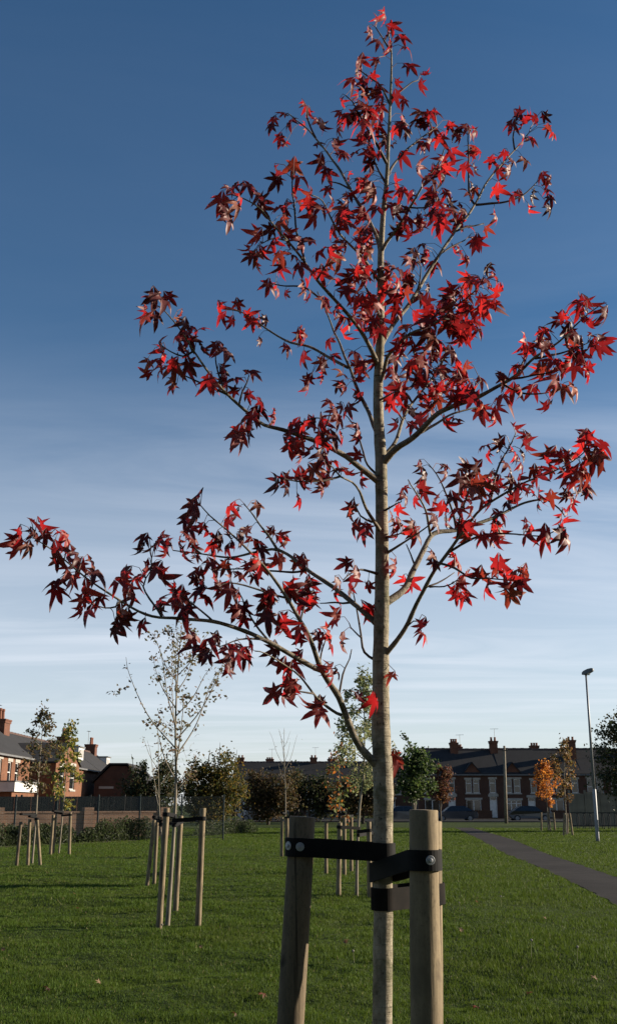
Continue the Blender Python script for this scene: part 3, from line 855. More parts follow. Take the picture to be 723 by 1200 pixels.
BRGREEN = [lm('browning leaf', (0.13, 0.085, 0.035)), lm('browning green leaf', (0.085, 0.090, 0.030)), lm('browning dark leaf', (0.055, 0.038, 0.020))]
YGREEN = [lm('sunny green leaf', (0.12, 0.140, 0.030)), lm('sunny yellow leaf', (0.24, 0.19, 0.035)), lm('sunny dark leaf', (0.050, 0.065, 0.020))]
DULLS = [lm('dry leaf', (0.15, 0.125, 0.070)), lm('dry olive leaf', (0.095, 0.092, 0.050)), lm('dry brown leaf', (0.120, 0.075, 0.045))]
REDDISH = [lm('dull red leaf', (0.11, 0.042, 0.026)), lm('dull plum leaf', (0.060, 0.028, 0.024)), lm('bronze red leaf', (0.13, 0.070, 0.026))]

def bushtree(name, label, cat, base, trunk_h, tr, clumps, n, size, mats, seed, group=None, bark=None, twigs=0):
    """clumps = (dx, dy, z, rx, ry, rz) around base; leaves fill each clump unevenly, limbs reach into them"""
    rng = random.Random(seed)
    root = empty(name, base, label, cat, group)
    t = MB()
    t.tube([(0, 0, -0.2), (0.04 * tr / 0.1, 0, trunk_h * 0.5), (0, 0.03, trunk_h), (0.05, 0, trunk_h * 1.5)], [tr * 1.25, tr, tr * 0.85, tr * 0.5], 9, wob=0.0)
    t.build('trunk', bark or DARKBARK, root, smooth=True)
    pts = []
    tot = sum(c[3] * c[4] * c[5] for c in clumps)
    for c in clumps:
        l = MB()
        tip = Vector((c[0], c[1], c[2] + c[5] * 0.5)); st = Vector((0, 0, trunk_h * rng.uniform(0.6, 1.0)))
        mid = st.lerp(tip, 0.5) + Vector((rng.uniform(-.1, .1), rng.uniform(-.1, .1), 0.15)) * c[5]
        l.tube(curve([st, mid, tip], 0.4), np.linspace(tr * 0.5, tr * 0.1, len(curve([st, mid, tip], 0.4))), 5)
        l.build('limb', bark or DARKBARK, root)
        k = int(n * c[3] * c[4] * c[5] / tot)
        # sub-clumps give light and dark masses and gaps
        subs = []
        for _ in range(max(7, int(k / 75))):
            d = Vector((rng.gauss(0, 1), rng.gauss(0, 1), rng.gauss(0, 1))).normalized() * rng.uniform(0.35, 1.02)
            subs.append((d, rng.uniform(0.13, 0.30)))
        for _ in range(k):
            d, r = rng.choice(subs)
            q = d + Vector((rng.gauss(0, r), rng.gauss(0, r), rng.gauss(0, r * 0.8)))
            z = c[2] + q.z * c[5]
            if z < 0.12: continue
            pts.append((c[0] + q.x * c[3], c[1] + q.y * c[4], z))
    leafcloud(pts, size, mats, seed=seed).build('crown', mats, root)
    for k in range(twigs):
        c = rng.choice(clumps); a = rng.uniform(0, 6.28)
        p0 = Vector((c[0] + math.cos(a) * c[3] * 0.5, c[1] + math.sin(a) * c[4] * 0.5, c[2] + c[5] * 0.6))
        p1 = p0 + Vector((rng.uniform(-.3, .3), rng.uniform(-.3, .3), c[5] * rng.uniform(0.5, 0.8)))
        l = MB(); l.tube([p0, p0.lerp(p1, .5) + Vector((0.05, 0, 0)), p1], [0.03, 0.02, 0.008], 4); l.build('twig', bark or DARKBARK, root)
    return root
def at_y(u, y): 
    p = P(u, 960, y); return Vector((p.x, y, 0))

bushtree('shrub_tree', 'dark bronze green bushy tree at the hedge end beside the outbuilding', 'tree', at_y(180, 64), 1.2, 0.10,
         [(-0.9, 0, 2.6, 1.0, 1.2, 1.5), (0.6, 0.3, 2.9, 1.1, 1.2, 1.6), (0.0, 0, 1.2, 1.6, 1.2, 1.0)], 7000, 0.19, DARKG, 1, twigs=3)
bushtree('shrub_tree', 'rounded olive and gold bushy tree beside the dark bronze one', 'tree', at_y(247, 60), 1.2, 0.11,
         [(-0.8, 0, 2.5, 1.1, 1.3, 1.6), (0.7, 0.2, 2.7, 1.25, 1.3, 1.7), (0.1, 0, 1.5, 1.8, 1.4, 1.1)], 10000, 0.18, OLIVE, 2, twigs=6)
bushtree('shrub_tree', 'dull brown rounded tree in front of the parked silver car', 'tree', at_y(314, 84), 1.3, 0.12,
         [(-0.9, 0, 2.4, 1.3, 1.3, 1.6), (1.0, 0.2, 2.6, 1.4, 1.3, 1.6), (0.0, 0, 1.5, 1.9, 1.3, 1.0)], 8000, 0.22, BROWN, 3, twigs=2)
bushtree('shrub_tree', 'dark brown green tree behind the bare sapling, before the far terrace', 'tree', at_y(362, 92), 1.3, 0.12,
         [(-1.3, 0, 2.6, 1.3, 1.3, 1.9), (0.8, 0.2, 2.3, 1.5, 1.3, 1.7), (2.4, 0.1, 1.8, 1.4, 1.2, 1.4)], 8000, 0.24, DARKG, 4)
bushtree('shrub_tree', 'shadowy bronze tree behind the red tree trunk', 'tree', at_y(425, 88), 1.3, 0.12,
         [(-0.8, 0, 2.2, 1.4, 1.3, 1.6), (1.2, 0.2, 2.4, 1.4, 1.3, 1.7)], 6000, 0.24, BROWN, 41)
bushtree('shrub_tree', 'small dull red tree behind the dense green sapling', 'tree', at_y(516, 78), 1.2, 0.07,
         [(-0.3, 0, 3.2, 0.75, 0.8, 1.2), (0.5, 0.2, 3.6, 0.6, 0.8, 0.9), (0.2, 0, 2.3, 0.9, 0.8, 0.7)], 3200, 0.19, REDDISH, 5)
bushtree('broad_tree', 'big dark spreading tree at the end of the hooped railings', 'tree', at_y(748, 64), 1.8, 0.22,
         [(-0.7, 0, 5.2, 1.6, 1.6, 1.7), (0.9, 0.3, 5.6, 1.6, 1.6, 1.8), (-0.3, 0, 3.2, 1.9, 1.7, 1.6), (0.6, 0, 1.6, 1.9, 1.6, 1.3), (2.6, 0.6, 4.2, 1.8, 1.8, 2.2)], 14000, 0.2, DARKG, 6)

for k, (x, y, lab) in enumerate(((-11, -9, 'unseen tree added behind the camera to block sky light, hedge side'), (-4.5, -7.5, 'unseen tree added behind the camera to block sky light, second from the hedge side'), (1.5, -8.5, 'unseen tree added behind the camera to block sky light, middle of the row'),
                         (7.5, -7.5, 'unseen tree added behind the camera to block sky light, second from the path side'), (14, -10, 'unseen tree added behind the camera to block sky light, path side'))):
    bushtree('broad_tree', lab, 'tree', (x, y, 0), 2.4, 0.2, [(-1.6, 0, 4.6, 2.2, 2.0, 2.2), (1.6, 0.3, 4.9, 2.2, 2.0, 2.3), (0, 0, 7.2, 2.2, 2.0, 2.0), (0, 0.2, 2.4, 2.8, 1.8, 1.4)], 5200, 0.42, DARKG, 60 + k, 'unseen trees added to block sky light')  # out of view, added to cut sky light on the shaded sides

def hedge(name, label, x0, x1, y0, y1, h, dep, n, seed, mats=HEDGE):
    rng = random.Random(seed)
    root = empty(name, ((x0 + x1) / 2, (y0 + y1) / 2, 0), label, 'hedge', world=True)
    pts = []
    k = max(4, int(abs(x1 - x0) / 0.75))
    shr = [(x0 + (x1 - x0) * (i + rng.uniform(0.2, 0.8)) / k, h * rng.uniform(0.62, 1.12), rng.uniform(0.4, 0.65)) for i in range(k)]
    for _ in range(n):
        cx, ch, cr = rng.choice(shr)
        a = rng.uniform(0, 6.283); e = rng.uniform(0.02, 1.0)
        rr = rng.uniform(0.6, 1.05)
        x = cx + math.cos(a) * cr * math.sqrt(1 - e * e * 0.8) * rr * 1.15
        f = (x - x0) / (x1 - x0)
        y = y0 + (y1 - y0) * f + math.sin(a) * dep * math.sqrt(1 - e * e * 0.8) * rr
        pts.append((x, y, max(0.03, e * ch * rr)))
    leafcloud(pts, 0.105, mats, seed=seed).build('foliage', mats, root)
    for i, (cx, ch, cr) in enumerate(shr):
        f = (cx - x0) / (x1 - x0); yy = y0 + (y1 - y0) * f
        b = MB()
        for q in range(3):
            b.tube([(cx, yy, -0.02), (cx + rng.uniform(-.2, .2), yy + rng.uniform(-.2, .2), ch * 0.5), (cx + rng.uniform(-.35, .35), yy + rng.uniform(-.3, .3), ch * 0.9)], [0.016, 0.012, 0.006], 4)
        b.build('stem', DARKBARK, root)
    return root
ha = G(-30, 994); hb = G(178, 984)
hedge('hedge', 'low uneven dark green hedge in front of the brick wall and mesh fence', ha.x, hb.x, ha.y + 0.6, hb.y + 0.6, 0.92, 0.6, 15000, 11)
hc = G(238, 980); hd = G(292, 976)
hedge('hedge', 'short clipped green hedge under the olive gold bush', hc.x, hd.x, hc.y + 0.5, hd.y + 0.5, 0.8, 0.6, 5000, 12)
# bare soil bed along the hedge foot
SOIL = plain('bark mulch', (0.085, 0.055, 0.038), (0.05, 0.034, 0.025), 5, 0.95, bump=0.5, bdist=0.03)
m = MB(); vv = []
for i in range(13):
    t = i / 12; p = ha.lerp(hb, t)
    vv += [(p.x, p.y - 0.75 - 0.15 * math.sin(i * 2.1), 0.007), (p.x, p.y + 2.2, 0.007)]
m.add(vv, [(2 * i, 2 * i + 2, 2 * i + 3, 2 * i + 1) for i in range(12)])
m.f = [f[::-1] for f in m.f]
tag(m.build('soil_bed', SOIL), kind='structure')

# ------------------------------------------------------------------ stakes, saplings, ties
def stake(base, top, r, mat, label, group=None, sides=12, seed=0, name='tree_stake'):
    base, top = Vector(base), Vector(top)
    d = (top - base); L = d.length; t = d.normalized()
    mb = MB()
    n = 9
    low = base - t * 0.25
    pts = [low + (top - low) * (i / n) for i in range(n)] + [top - t * 0.003, top]
    rad = [r * (1.03 - 0.05 * i / n + 0.012 * math.sin(i * 1.7 + seed)) for i in range(n)] + [r * 0.985, r * 0.95]
    mb.tube(pts, rad, sides, 0, cap=False, wob=0.03 if sides > 14 else 0.0, seed=seed)
    o0 = len(mb.v) - sides
    mb.v.append(tuple(top + t * 0.001)); c = len(mb.v) - 1
    for k in range(sides):
        mb.f.append((o0 + k, o0 + (k + 1) % sides, c)); mb.m.append(1)
    o = mb.build(name, [mat, WOODCUT], smooth=False, origin=base)
    for p in o.data.polygons:
        p.use_smooth = (p.material_index == 0)
    return tag(o, label, 'stake', group)

def belt(name, ca, ra, cb, rb, width, zslope=None, thick=0.004, label=None, group=None, mat=RUBBER, over=0.0, bolts=(), seg=12):
    """flat strap looped round two upright round things; ca, cb = centre points at strap mid-height"""
    ca, cb = Vector(ca), Vector(cb)
    d = Vector((cb.x - ca.x, cb.y - ca.y)); D = d.length; d /= D
    ra, rb = ra + thick * 0.9, rb + thick * 0.9
    phi = math.acos(max(-1, min(1, (ra - rb) / D)))
    th = math.atan2(d.y, d.x)
    loop = []
    for i in range(seg + 1):                 # round b
        a = th - phi + 2 * phi * i / seg
        loop.append((cb.x + math.cos(a) * rb, cb.y + math.sin(a) * rb, math.cos(a), math.sin(a)))
    for i in range(seg + 1):                 # round a
        a = th + phi + (2 * math.pi - 2 * phi) * i / seg
        loop.append((ca.x + math.cos(a) * ra, ca.y + math.sin(a) * ra, math.cos(a), math.sin(a)))
    mb = MB(); vv = []
    n = len(loop)
    for (x, y, nx, ny) in loop:
        f = ((x - ca.x) * d.x + (y - ca.y) * d.y) / D
        z = ca.z + (cb.z - ca.z) * min(1, max(0, f))
        w = width / 2
        vv += [(x, y, z - w), (x, y, z + w), (x + nx * thick, y + ny * thick, z + w), (x + nx * thick, y + ny * thick, z - w)]
    ff = []
    for i in range(n):
        j = (i + 1) % n
        for k in range(4):
            a, b = 4 * i + k, 4 * i + (k + 1) % 4
            ff.append((a, 4 * j + k, 4 * j + (k + 1) % 4, b))
    mb.add(vv, ff)
    root = empty(name, ca, label, 'tree tie', group, world=True)
    mb.build('strap', mat, root)
    for (p, nrm, rr) in bolts:
        q = MB(); nrm = Vector(nrm).normalized(); p = Vector(p)
        q.tube([p, p + nrm * 0.0022, p + nrm * 0.0032, p + nrm * 0.0033, p + nrm * 0.0062, p + nrm * 0.0072], [rr, rr, rr * 0.93, rr * 0.48, rr * 0.44, rr * 0.25], 20)
        q.build('bolt', ZINC, root)
    return root

def sapling(label, group, base, top, h_first, spread, nbr, leaves, lsize, mats, seed, r0=0.03, bow=0.0, rise=0.9, droop=0.0, taper=1.0, midpts=None, bark=SAPBARK, name='sapling', twigs=2, belly=0.35, leafz=0.0):
    """slim young tree: trunk, each branch a part with its twigs, one leafy crown"""
    rng = random.Random(seed)
    base, top = Vector(base), Vector(top)
    root = empty(name, base, label, 'tree', group, world=True)
    mid = [base.lerp(top, t) + Vector((bow * math.sin(t * math.pi) + rng.uniform(-.02, .02), rng.uniform(-.03, .03), 0)) for t in (0.25, 0.5, 0.75)] if midpts is None else [Vector(p) for p in midpts]
    tr = curve([base - Vector((0, 0, 0.2))] + mid + [top], 0.12)
    n = len(tr)
    t = MB(); t.tube(tr, [r0 * (1 - 0.86 * (i / (n - 1)) ** 0.9) for i in range(n)], 8); t.build('trunk', bark, root, smooth=True)
    H = top.z - base.z
    pts = []
    for b in range(nbr):
        f = h_first + (0.97 - h_first) * (b / max(1, nbr - 1)) ** 0.9
        p0 = tr[min(n - 1, int(f * (n - 1)))]
        k = (f - h_first) / (1 - h_first)
        prof = (min(1.0, 0.45 + k / belly) if k < belly else (1 - (k - belly) / (1 - belly)) * 0.85 + 0.15)
        L = spread * prof * rng.uniform(0.75, 1.2)
        a = b * 2.4 + rng.uniform(-.4, .4)
        out = Vector((math.cos(a), math.sin(a), 0))
        p1 = p0 + out * L * 0.5 + Vector((0, 0, rise * L * 0.45))
        p2 = p0 + out * L * (0.85) + Vector((0, 0, rise * L * 1.0 - droop * L * 0.4))
        p3 = p0 + out * L + Vector((rng.uniform(-.1, .1) * L, rng.uniform(-.1, .1) * L, rise * L * 1.25 - droop * L * 1.1))
        br = curve([p0, p1, p2, p3], 0.09)
        rr = r0 * 0.34 * (1 - 0.5 * k)
        mb = MB(); mb.tube(br, [rr * (1 - 0.8 * i / (len(br) - 1)) + 0.0012 for i in range(len(br))], 5)
        bo = mb.build('branch', bark, root, smooth=True)
        ends = [br]
        for q in range(twigs):
            i0 = rng.randrange(len(br) // 4, max(len(br) // 4 + 1, len(br) - 1)); s = br[i0]
            dv = Vector((rng.gauss(0, 1), rng.gauss(0, 1), rng.gauss(0.5 * rise - droop, 0.4))).normalized() * L * rng.uniform(0.25, 0.5) + out * L * 0.12
            tw = curve([s, s + dv * 0.5 + Vector((0, 0, 0.05 * L)), s + dv - Vector((0, 0, droop * L * 0.3))], 0.08)
            mb = MB(); mb.tube(tw, [max(0.0015, rr * 0.4 * (1 - 0.6 * i / (len(tw) - 1))) for i in range(len(tw))], 4)
            mb.build('twig', bark, bo)
            ends.append(tw)
        m_ = int(leaves / nbr * (0.5 + prof))
        for _ in range(m_):
            e = rng.choice(ends)
            q = e[min(len(e) - 1, int(len(e) * rng.uniform(0.2, 1.0) ** 0.7))]
            g = lsize * 0.6
            pts.append(q + Vector((rng.gauss(0, g), rng.gauss(0, g), rng.gauss(-lsize * 0.3 + leafz, g))))
    for _ in range(int(leaves * 0.06)):
        q = tr[rng.randrange(int(n * 0.85), n)]
        pts.append(q + Vector((rng.gauss(0, lsize), rng.gauss(0, lsize), rng.gauss(0, lsize))))
    if pts: leafcloud(pts, lsize, mats, seed=seed).build('crown', mats, root)
    return root

def set_of(stakes, tree_base, r, label, group, tie_label, mat=WOOD, tie_v=None, mats=None, trunk_r=0.025, lean=None):
    """stakes = (ub, vb, ut, vt[, mat, label]) in photo pixels, base on the lawn; each strapped to the stem"""
    out = []
    bs_ = [G(s[0], s[1]) for s in stakes]
    side = [None] * len(stakes)
    left, right = ('hedge', 'path') if bs_[0].x < 12 else ('path', 'railings')
    order = sorted(range(len(stakes)), key=lambda i: bs_[i].x)
    if len(stakes) == 3:
        far = max(range(3), key=lambda i: bs_[i].y); side[far] = 'far houses'
        order = [i for i in order if i != far]
    side[order[0]] = left; side[order[1]] = right
    for i, s in enumerate(stakes):
        b = G(s[0], s[1]); t = P(s[2], s[3], b.y)
        mt = s[4] if len(s) > 4 and s[4] else mat
        lb = s[5] if len(s) > 5 else label + ', on its %s side' % side[i]
        out.append((b, t))
        stake(b, t, r, mt, lb, None if len(s) > 5 else group, 10, seed=i)
        if tie_v:
            f = (tie_v - 0.06 * i - b.z) / (t.z - b.z)
            c = b.lerp(t, f)
            tp = tree_base(c.z)
            if (Vector((tp.x, tp.y)) - Vector((c.x, c.y))).length > r + trunk_r + 0.03:
                belt('tree_tie', c, r * 1.0, Vector((tp.x, tp.y, c.z - 0.03)), trunk_r, 0.055, thick=0.006, label=tie_label + ', on its %s side' % side[i], group='black straps on the far saplings', seg=6)
    return out
def linear(b, t):
    b, t = Vector(b), Vector(t)
    return lambda z: b.lerp(t, (z - b.z) / (t.z - b.z))

# the sapling standing in the middle of the lawn
b0 = G(196.5, 1077)
mp = [P(201, 1020, b0.y), P(204.5, 966, b0.y), P(206.5, 915, b0.y), P(206, 850, b0.y), P(208, 800, b0.y)]
sapling('slender sapling with sparse dry leaves and upswept branches in the open lawn', None, b0, P(213, 735, b0.y), 0.46, 0.80, 18, 950, 0.058, DULLS, 21, 0.036, rise=1.25, midpts=mp, twigs=3, belly=0.25)
set_of([(187, 1082, 195.5, 947), (232.5, 1078, 238, 947), (206, 1064, 212, 956)], lambda z: b0.lerp(mp[1], min(1, z / 1.3)), 0.043,
       'round timber stake supporting the slender dry leaved sapling', 'stakes round the dry leaved sapling', 'black strap from stake to the slender dry leaved sapling', tie_v=1.42)
# set behind it
b1 = G(190, 1034)
sapling('thin nearly bare sapling behind the slender dry leaved one', None, b1, P(186, 868, b1.y), 0.45, 0.55, 7, 60, 0.06, DULLS, 22, 0.026, rise=1.5)
set_of([(173, 1035, 181, 961), (181, 1032, 184.5, 962), (208.5, 1033, 211, 962)], linear(b1, P(186, 868, b1.y)), 0.04,
       'thin timber stake round the nearly bare thin sapling', 'stakes round the nearly bare sapling', 'black strap from stake to the nearly bare sapling', tie_v=1.3)
# far left pair
b2 = G(38, 1011); t2 = P(53, 826, b2.y)
sapling('tall sapling with brown drooping leaves before the white fascia extension', None, b2, t2, 0.50, 0.62, 15, 950, 0.10, BRGREEN, 23, 0.035, bow=-0.02, rise=0.45, droop=0.5, twigs=3)
set_of([(20, 1013, 25, 963, WOODGREY, 'dark weathered stake beside the brown drooping sapling'), (33, 1012, 35.5, 960), (47.5, 1013, 44, 961)], linear(b2, t2), 0.045,
       'pale timber stake strapped to the brown drooping sapling', 'stakes round the brown sapling', 'black strap from stake to the brown drooping sapling', tie_v=1.3)
b3 = G(69, 1000); t3 = P(84, 846, b3.y)
sapling('sapling with yellow green leaves before the sunlit gabled wing', None, b3, t3, 0.42, 0.62, 15, 850, 0.125, YGREEN, 24, 0.033, rise=0.5, droop=0.3, twigs=3, belly=0.15)
set_of([(59.5, 1001, 63, 955), (62.5, 1000, 65.5, 957), (81.5, 1001, 83, 952)], linear(b3, t3), 0.05,
       'pale timber stake round the yellow green sapling near the hedge', 'stakes round the yellow green sapling', 'black strap from stake to the yellow green sapling', tie_v=1.35)
# behind the red tree
b4 = G(417.5, 1045)
mp4 = [P(418.5, 1000, b4.y), P(421, 950, b4.y), P(426, 905, b4.y), P(427, 850, b4.y)]
sapling('pale green drooping sapling seen behind the red tree trunk', None, b4, P(425, 784, b4.y), 0.50, 0.62, 22, 2600, 0.068, PALEG, 25, 0.034, rise=0.75, droop=0.9, midpts=mp4, twigs=4, belly=0.3)
set_of([(396.5, 1046, 398, 964), (433, 1046, 432, 963), (438, 1041, 437, 962)], lambda z: b4.lerp(mp4[1], min(1, z / 1.45)), 0.045,
       'pale timber stake round the pale green drooping sapling', 'stakes round the drooping sapling', 'black strap from stake to the pale green drooping sapling', tie_v=1.15)
b5 = G(398, 1020)
sapling('small sapling with orange and olive leaves behind the drooping one', None, b5, P(398, 868, b5.y), 0.45, 0.5, 11, 420, 0.10, [PALEG[1], ORANGE[2], ORANGE[0], YGREEN[0], BRGREEN[1]], 26, 0.028, rise=0.6, droop=0.4)
set_of([(382, 1020, 382, 963), (403.5, 1021, 403.5, 958), (411.5, 1018, 411.5, 958)], linear(b5, P(398, 868, b5.y)), 0.045,
       'pale timber stake round the small orange and olive sapling', 'stakes round the orange and olive sapling', 'black strap from stake to the small orange and olive sapling', tie_v=1.4)
b6 = G(335, 1002)
sapling('leafless sapling with thin upright branches behind the grey weathered stake', None, b6, P(333, 853, b6.y), 0.55, 0.42, 12, 14, 0.05, DULLS, 27, 0.030, rise=1.9, twigs=3)
set_of([(330, 1003, 330.5, 958), (337, 1002, 336.5, 959), (345, 1003, 345, 958)], linear(b6, P(333, 853, b6.y)), 0.05,
       'timber stake round the leafless sapling', 'stakes round the leafless sapling', 'black strap from stake to the leafless sapling', tie_v=1.3)
# dense green one to the right of the trunk
b7 = G(487, 1030)
g7 = bushtree('dense_sapling', 'dense leafy dark green sapling behind the pale sunlit stake', 'tree', b7, 1.7, 0.022,
         [(0.0, 0, 2.25, 0.40, 0.42, 0.55), (0.22, 0.1, 2.15, 0.36, 0.35, 0.42), (-0.12, 0, 1.95, 0.32, 0.35, 0.35), (0.12, -0.1, 2.45, 0.34, 0.3, 0.34)], 3600, 0.085, RICHG, 28, bark=SAPBARK)
l = MB(); q = [P(486, 885, b7.y) - b7, P(480, 872, b7.y) - b7, P(475, 862, b7.y) - b7, P(470, 860, b7.y) - b7]
l.tube(q, [0.012, 0.010, 0.008, 0.004], 5); l.build('leader', DARKBARK, g7)
lp = [q[0].lerp(q[3], random.random()).lerp(q[random.randrange(4)], .7) + Vector((random.gauss(0, .03), random.gauss(0, .03), random.gauss(0, .03))) for _ in range(60)]
leafcloud(lp, 0.08, RICHG, seed=5).build('crown', RICHG, g7)
set_of([(483, 1036, 483, 960), (502, 1033, 502, 959)], linear(b7, b7 + Vector((0, 0, 2))), 0.045,
       'timber stake by the dense green sapling', 'stakes round the dense green sapling', 'black strap', tie_v=None)
# right-hand pair by the houses
b8 = G(642, 973)
sapling('small bright orange sapling beyond the path', None, b8, P(638, 893, b8.y), 0.40, 0.80, 15, 1000, 0.17, ORANGE, 29, 0.045, rise=0.9, twigs=3, belly=0.4)
set_of([(634, 973, 633.5, 952), (644.5, 974, 642, 951), (650, 973, 648, 952)], linear(b8, P(638, 893, b8.y)), 0.06,
       'pale stake round the small bright orange sapling', 'stakes round the bright orange sapling', 'black strap', tie_v=None)
b9 = G(663, 978)
sapling('taller tawny sapling with bare stem beside the street lamp', None, b9, P(660, 866, b9.y), 0.36, 0.72, 17, 900, 0.15, RUST, 30, 0.045, rise=0.9, twigs=3, belly=0.35)
set_of([(660, 979, 661, 953), (670.5, 979, 667, 953), (665, 977, 664, 953)], linear(b9, P(660, 866, b9.y)), 0.055,
       'pale stake round the taller tawny sapling', 'stakes round the tawny sapling', 'black strap', tie_v=None)

# ------------------------------------------------------------------ street lamp, pole, railings, wall
lb = G(700, 986)
lamp = empty('street_lamp', lb, 'tall steel street lamp with angled grey head standing by the path', 'lamp', world=True)
lt = P(689.5, 790, lb.y)
lt.x = lb.x + 0.05
m = MB(); m.tube([lb - Vector((0, 0, .1)), lb.lerp(lt, .02), lb.lerp(lt, .30), lb.lerp(lt, .305)], [0.09, 0.082, 0.082, 0.062], 12); m.build('base_column', POST, lamp, smooth=True)
m = MB(); m.tube([lb.lerp(lt, .303), lb.lerp(lt, .7), lt], [0.066, 0.052, 0.042], 10); m.build('column', POST, lamp, smooth=True)
m = MB(); m.tube([lt - Vector((0, 0, .1)), lt + Vector((0, 0, .05)), lt + Vector((.06, -.05, .12))], [0.05, 0.05, 0.045], 8); m.build('bracket', LAMPGREY, lamp)
hd_ = MB()
hv = []
for (a, w_, z0_, z1_) in ((-0.22, 0.09, 0.02, 0.12), (-0.1, 0.14, -0.01, 0.17), (0.15, 0.16, -0.01, 0.20), (0.38, 0.13, 0.03, 0.19), (0.46, 0.08, 0.06, 0.15)):
    for (sx, z_) in ((-1, z0_), (1, z0_), (0.7, z1_), (-0.7, z1_)):
        hv.append(lt + Vector((a * 0.62, -a * 0.55 + sx * w_ * 0.7, z_ + a * 0.16)) + Vector((sx * w_ * 0.5, 0, 0)))
hd_.add(hv, [(4*i+k, 4*i+(k+1) % 4, 4*i+4+(k+1) % 4, 4*i+4+k) for i in range(4) for k in range(4)] + [(3, 2, 1, 0), (16, 17, 18, 19)])
hd_.build('lamp_head', LAMPGREY, lamp)
m = MB(); m.tube([lt + Vector((.09, -.08, 0.01)), lt + Vector((.09, -.08, -.05))], [0.10, 0.075], 10); m.build('lamp_bowl', LAMPGLASS, lamp)
m = MB(); c0 = lb.lerp(lt, .09); m.box(c0.x - .05, c0.x + .05, c0.y - .107, c0.y - .09, c0.z - .25, c0.z + .25); m.build('access_door', POST, lamp)

pb = at_y(592.5, 90)
pole = empty('utility_pole', pb, 'bare timber utility pole standing before the terrace', 'pole', world=True)
ptop = P(590.5, 874, 90)
m = MB(); m.tube([pb, pb.lerp(ptop, .5), ptop], [0.15, 0.13, 0.10], 9); m.build('shaft', SAPBARK, pole, smooth=True)
m = MB(); m.box(ptop.x - .25, ptop.x + .25, ptop.y - .14, ptop.y - .1, ptop.z - .45, ptop.z - .36)
for s in (-.2, .2): m.tube([(ptop.x + s, ptop.y - .12, ptop.z - .36), (ptop.x + s, ptop.y - .12, ptop.z - .25)], [.03, .02], 6)
m.build('insulator_bar', DARKBARK, pole)

# pale boundary wall of panels with hooped railings in front
wy = 78.0
wx0, wx1 = xat(668, 950, wy), xat(760, 950, wy)
pw = empty('panel_wall', (wx0, wy, 0), 'pale rendered boundary wall of wide panels behind the hooped railings', 'wall')
n = 5; pwid = (wx1 - wx0) / n
for i in range(n):
    b = MB(); b.box(i * pwid + 0.06, (i + 1) * pwid - 0.06, 0, 0.12, 0, 2.35 + 0.12 * (i % 2)); b.build('panel', RENDER, pw)
    b = MB(); b.box(i * pwid - 0.055, i * pwid + 0.055, -0.05, 0.17, 0, 2.6); b.build('post', RENDER, pw)
ry = 70.0
rx0, rx1 = xat(668, 960, ry), xat(765, 960, ry)
rl = empty('railings', (rx0, ry, 0), 'low black hooped metal railings before the pale panel wall', 'railings')
DARKMETAL = plain('black metal paint', (0.018, 0.018, 0.019), (0.028, 0.027, 0.026), 8, 0.5)
k = 0; x = 0.0
while x < rx1 - rx0:
    b = MB()
    arc = [(x, 0, 0), (x, 0, 0.75)] + [(x + 0.28 - 0.28 * math.cos(a), 0, 0.75 + 0.3 * math.sin(a)) for a in np.linspace(0.2, math.pi - 0.2, 7)] + [(x + 0.56, 0, 0.75), (x + 0.56, 0, 0)]
    b.tube(arc, 0.028, 5); b.build('hoop', DARKMETAL, rl)
    x += 0.42; k += 1
b = MB(); b.box(0, rx1 - rx0, -0.05, -0.03, 1.0, 1.06); b.box(0, rx1 - rx0, -0.05, -0.03, 0.18, 0.23); b.build('rail', DARKMETAL, rl)

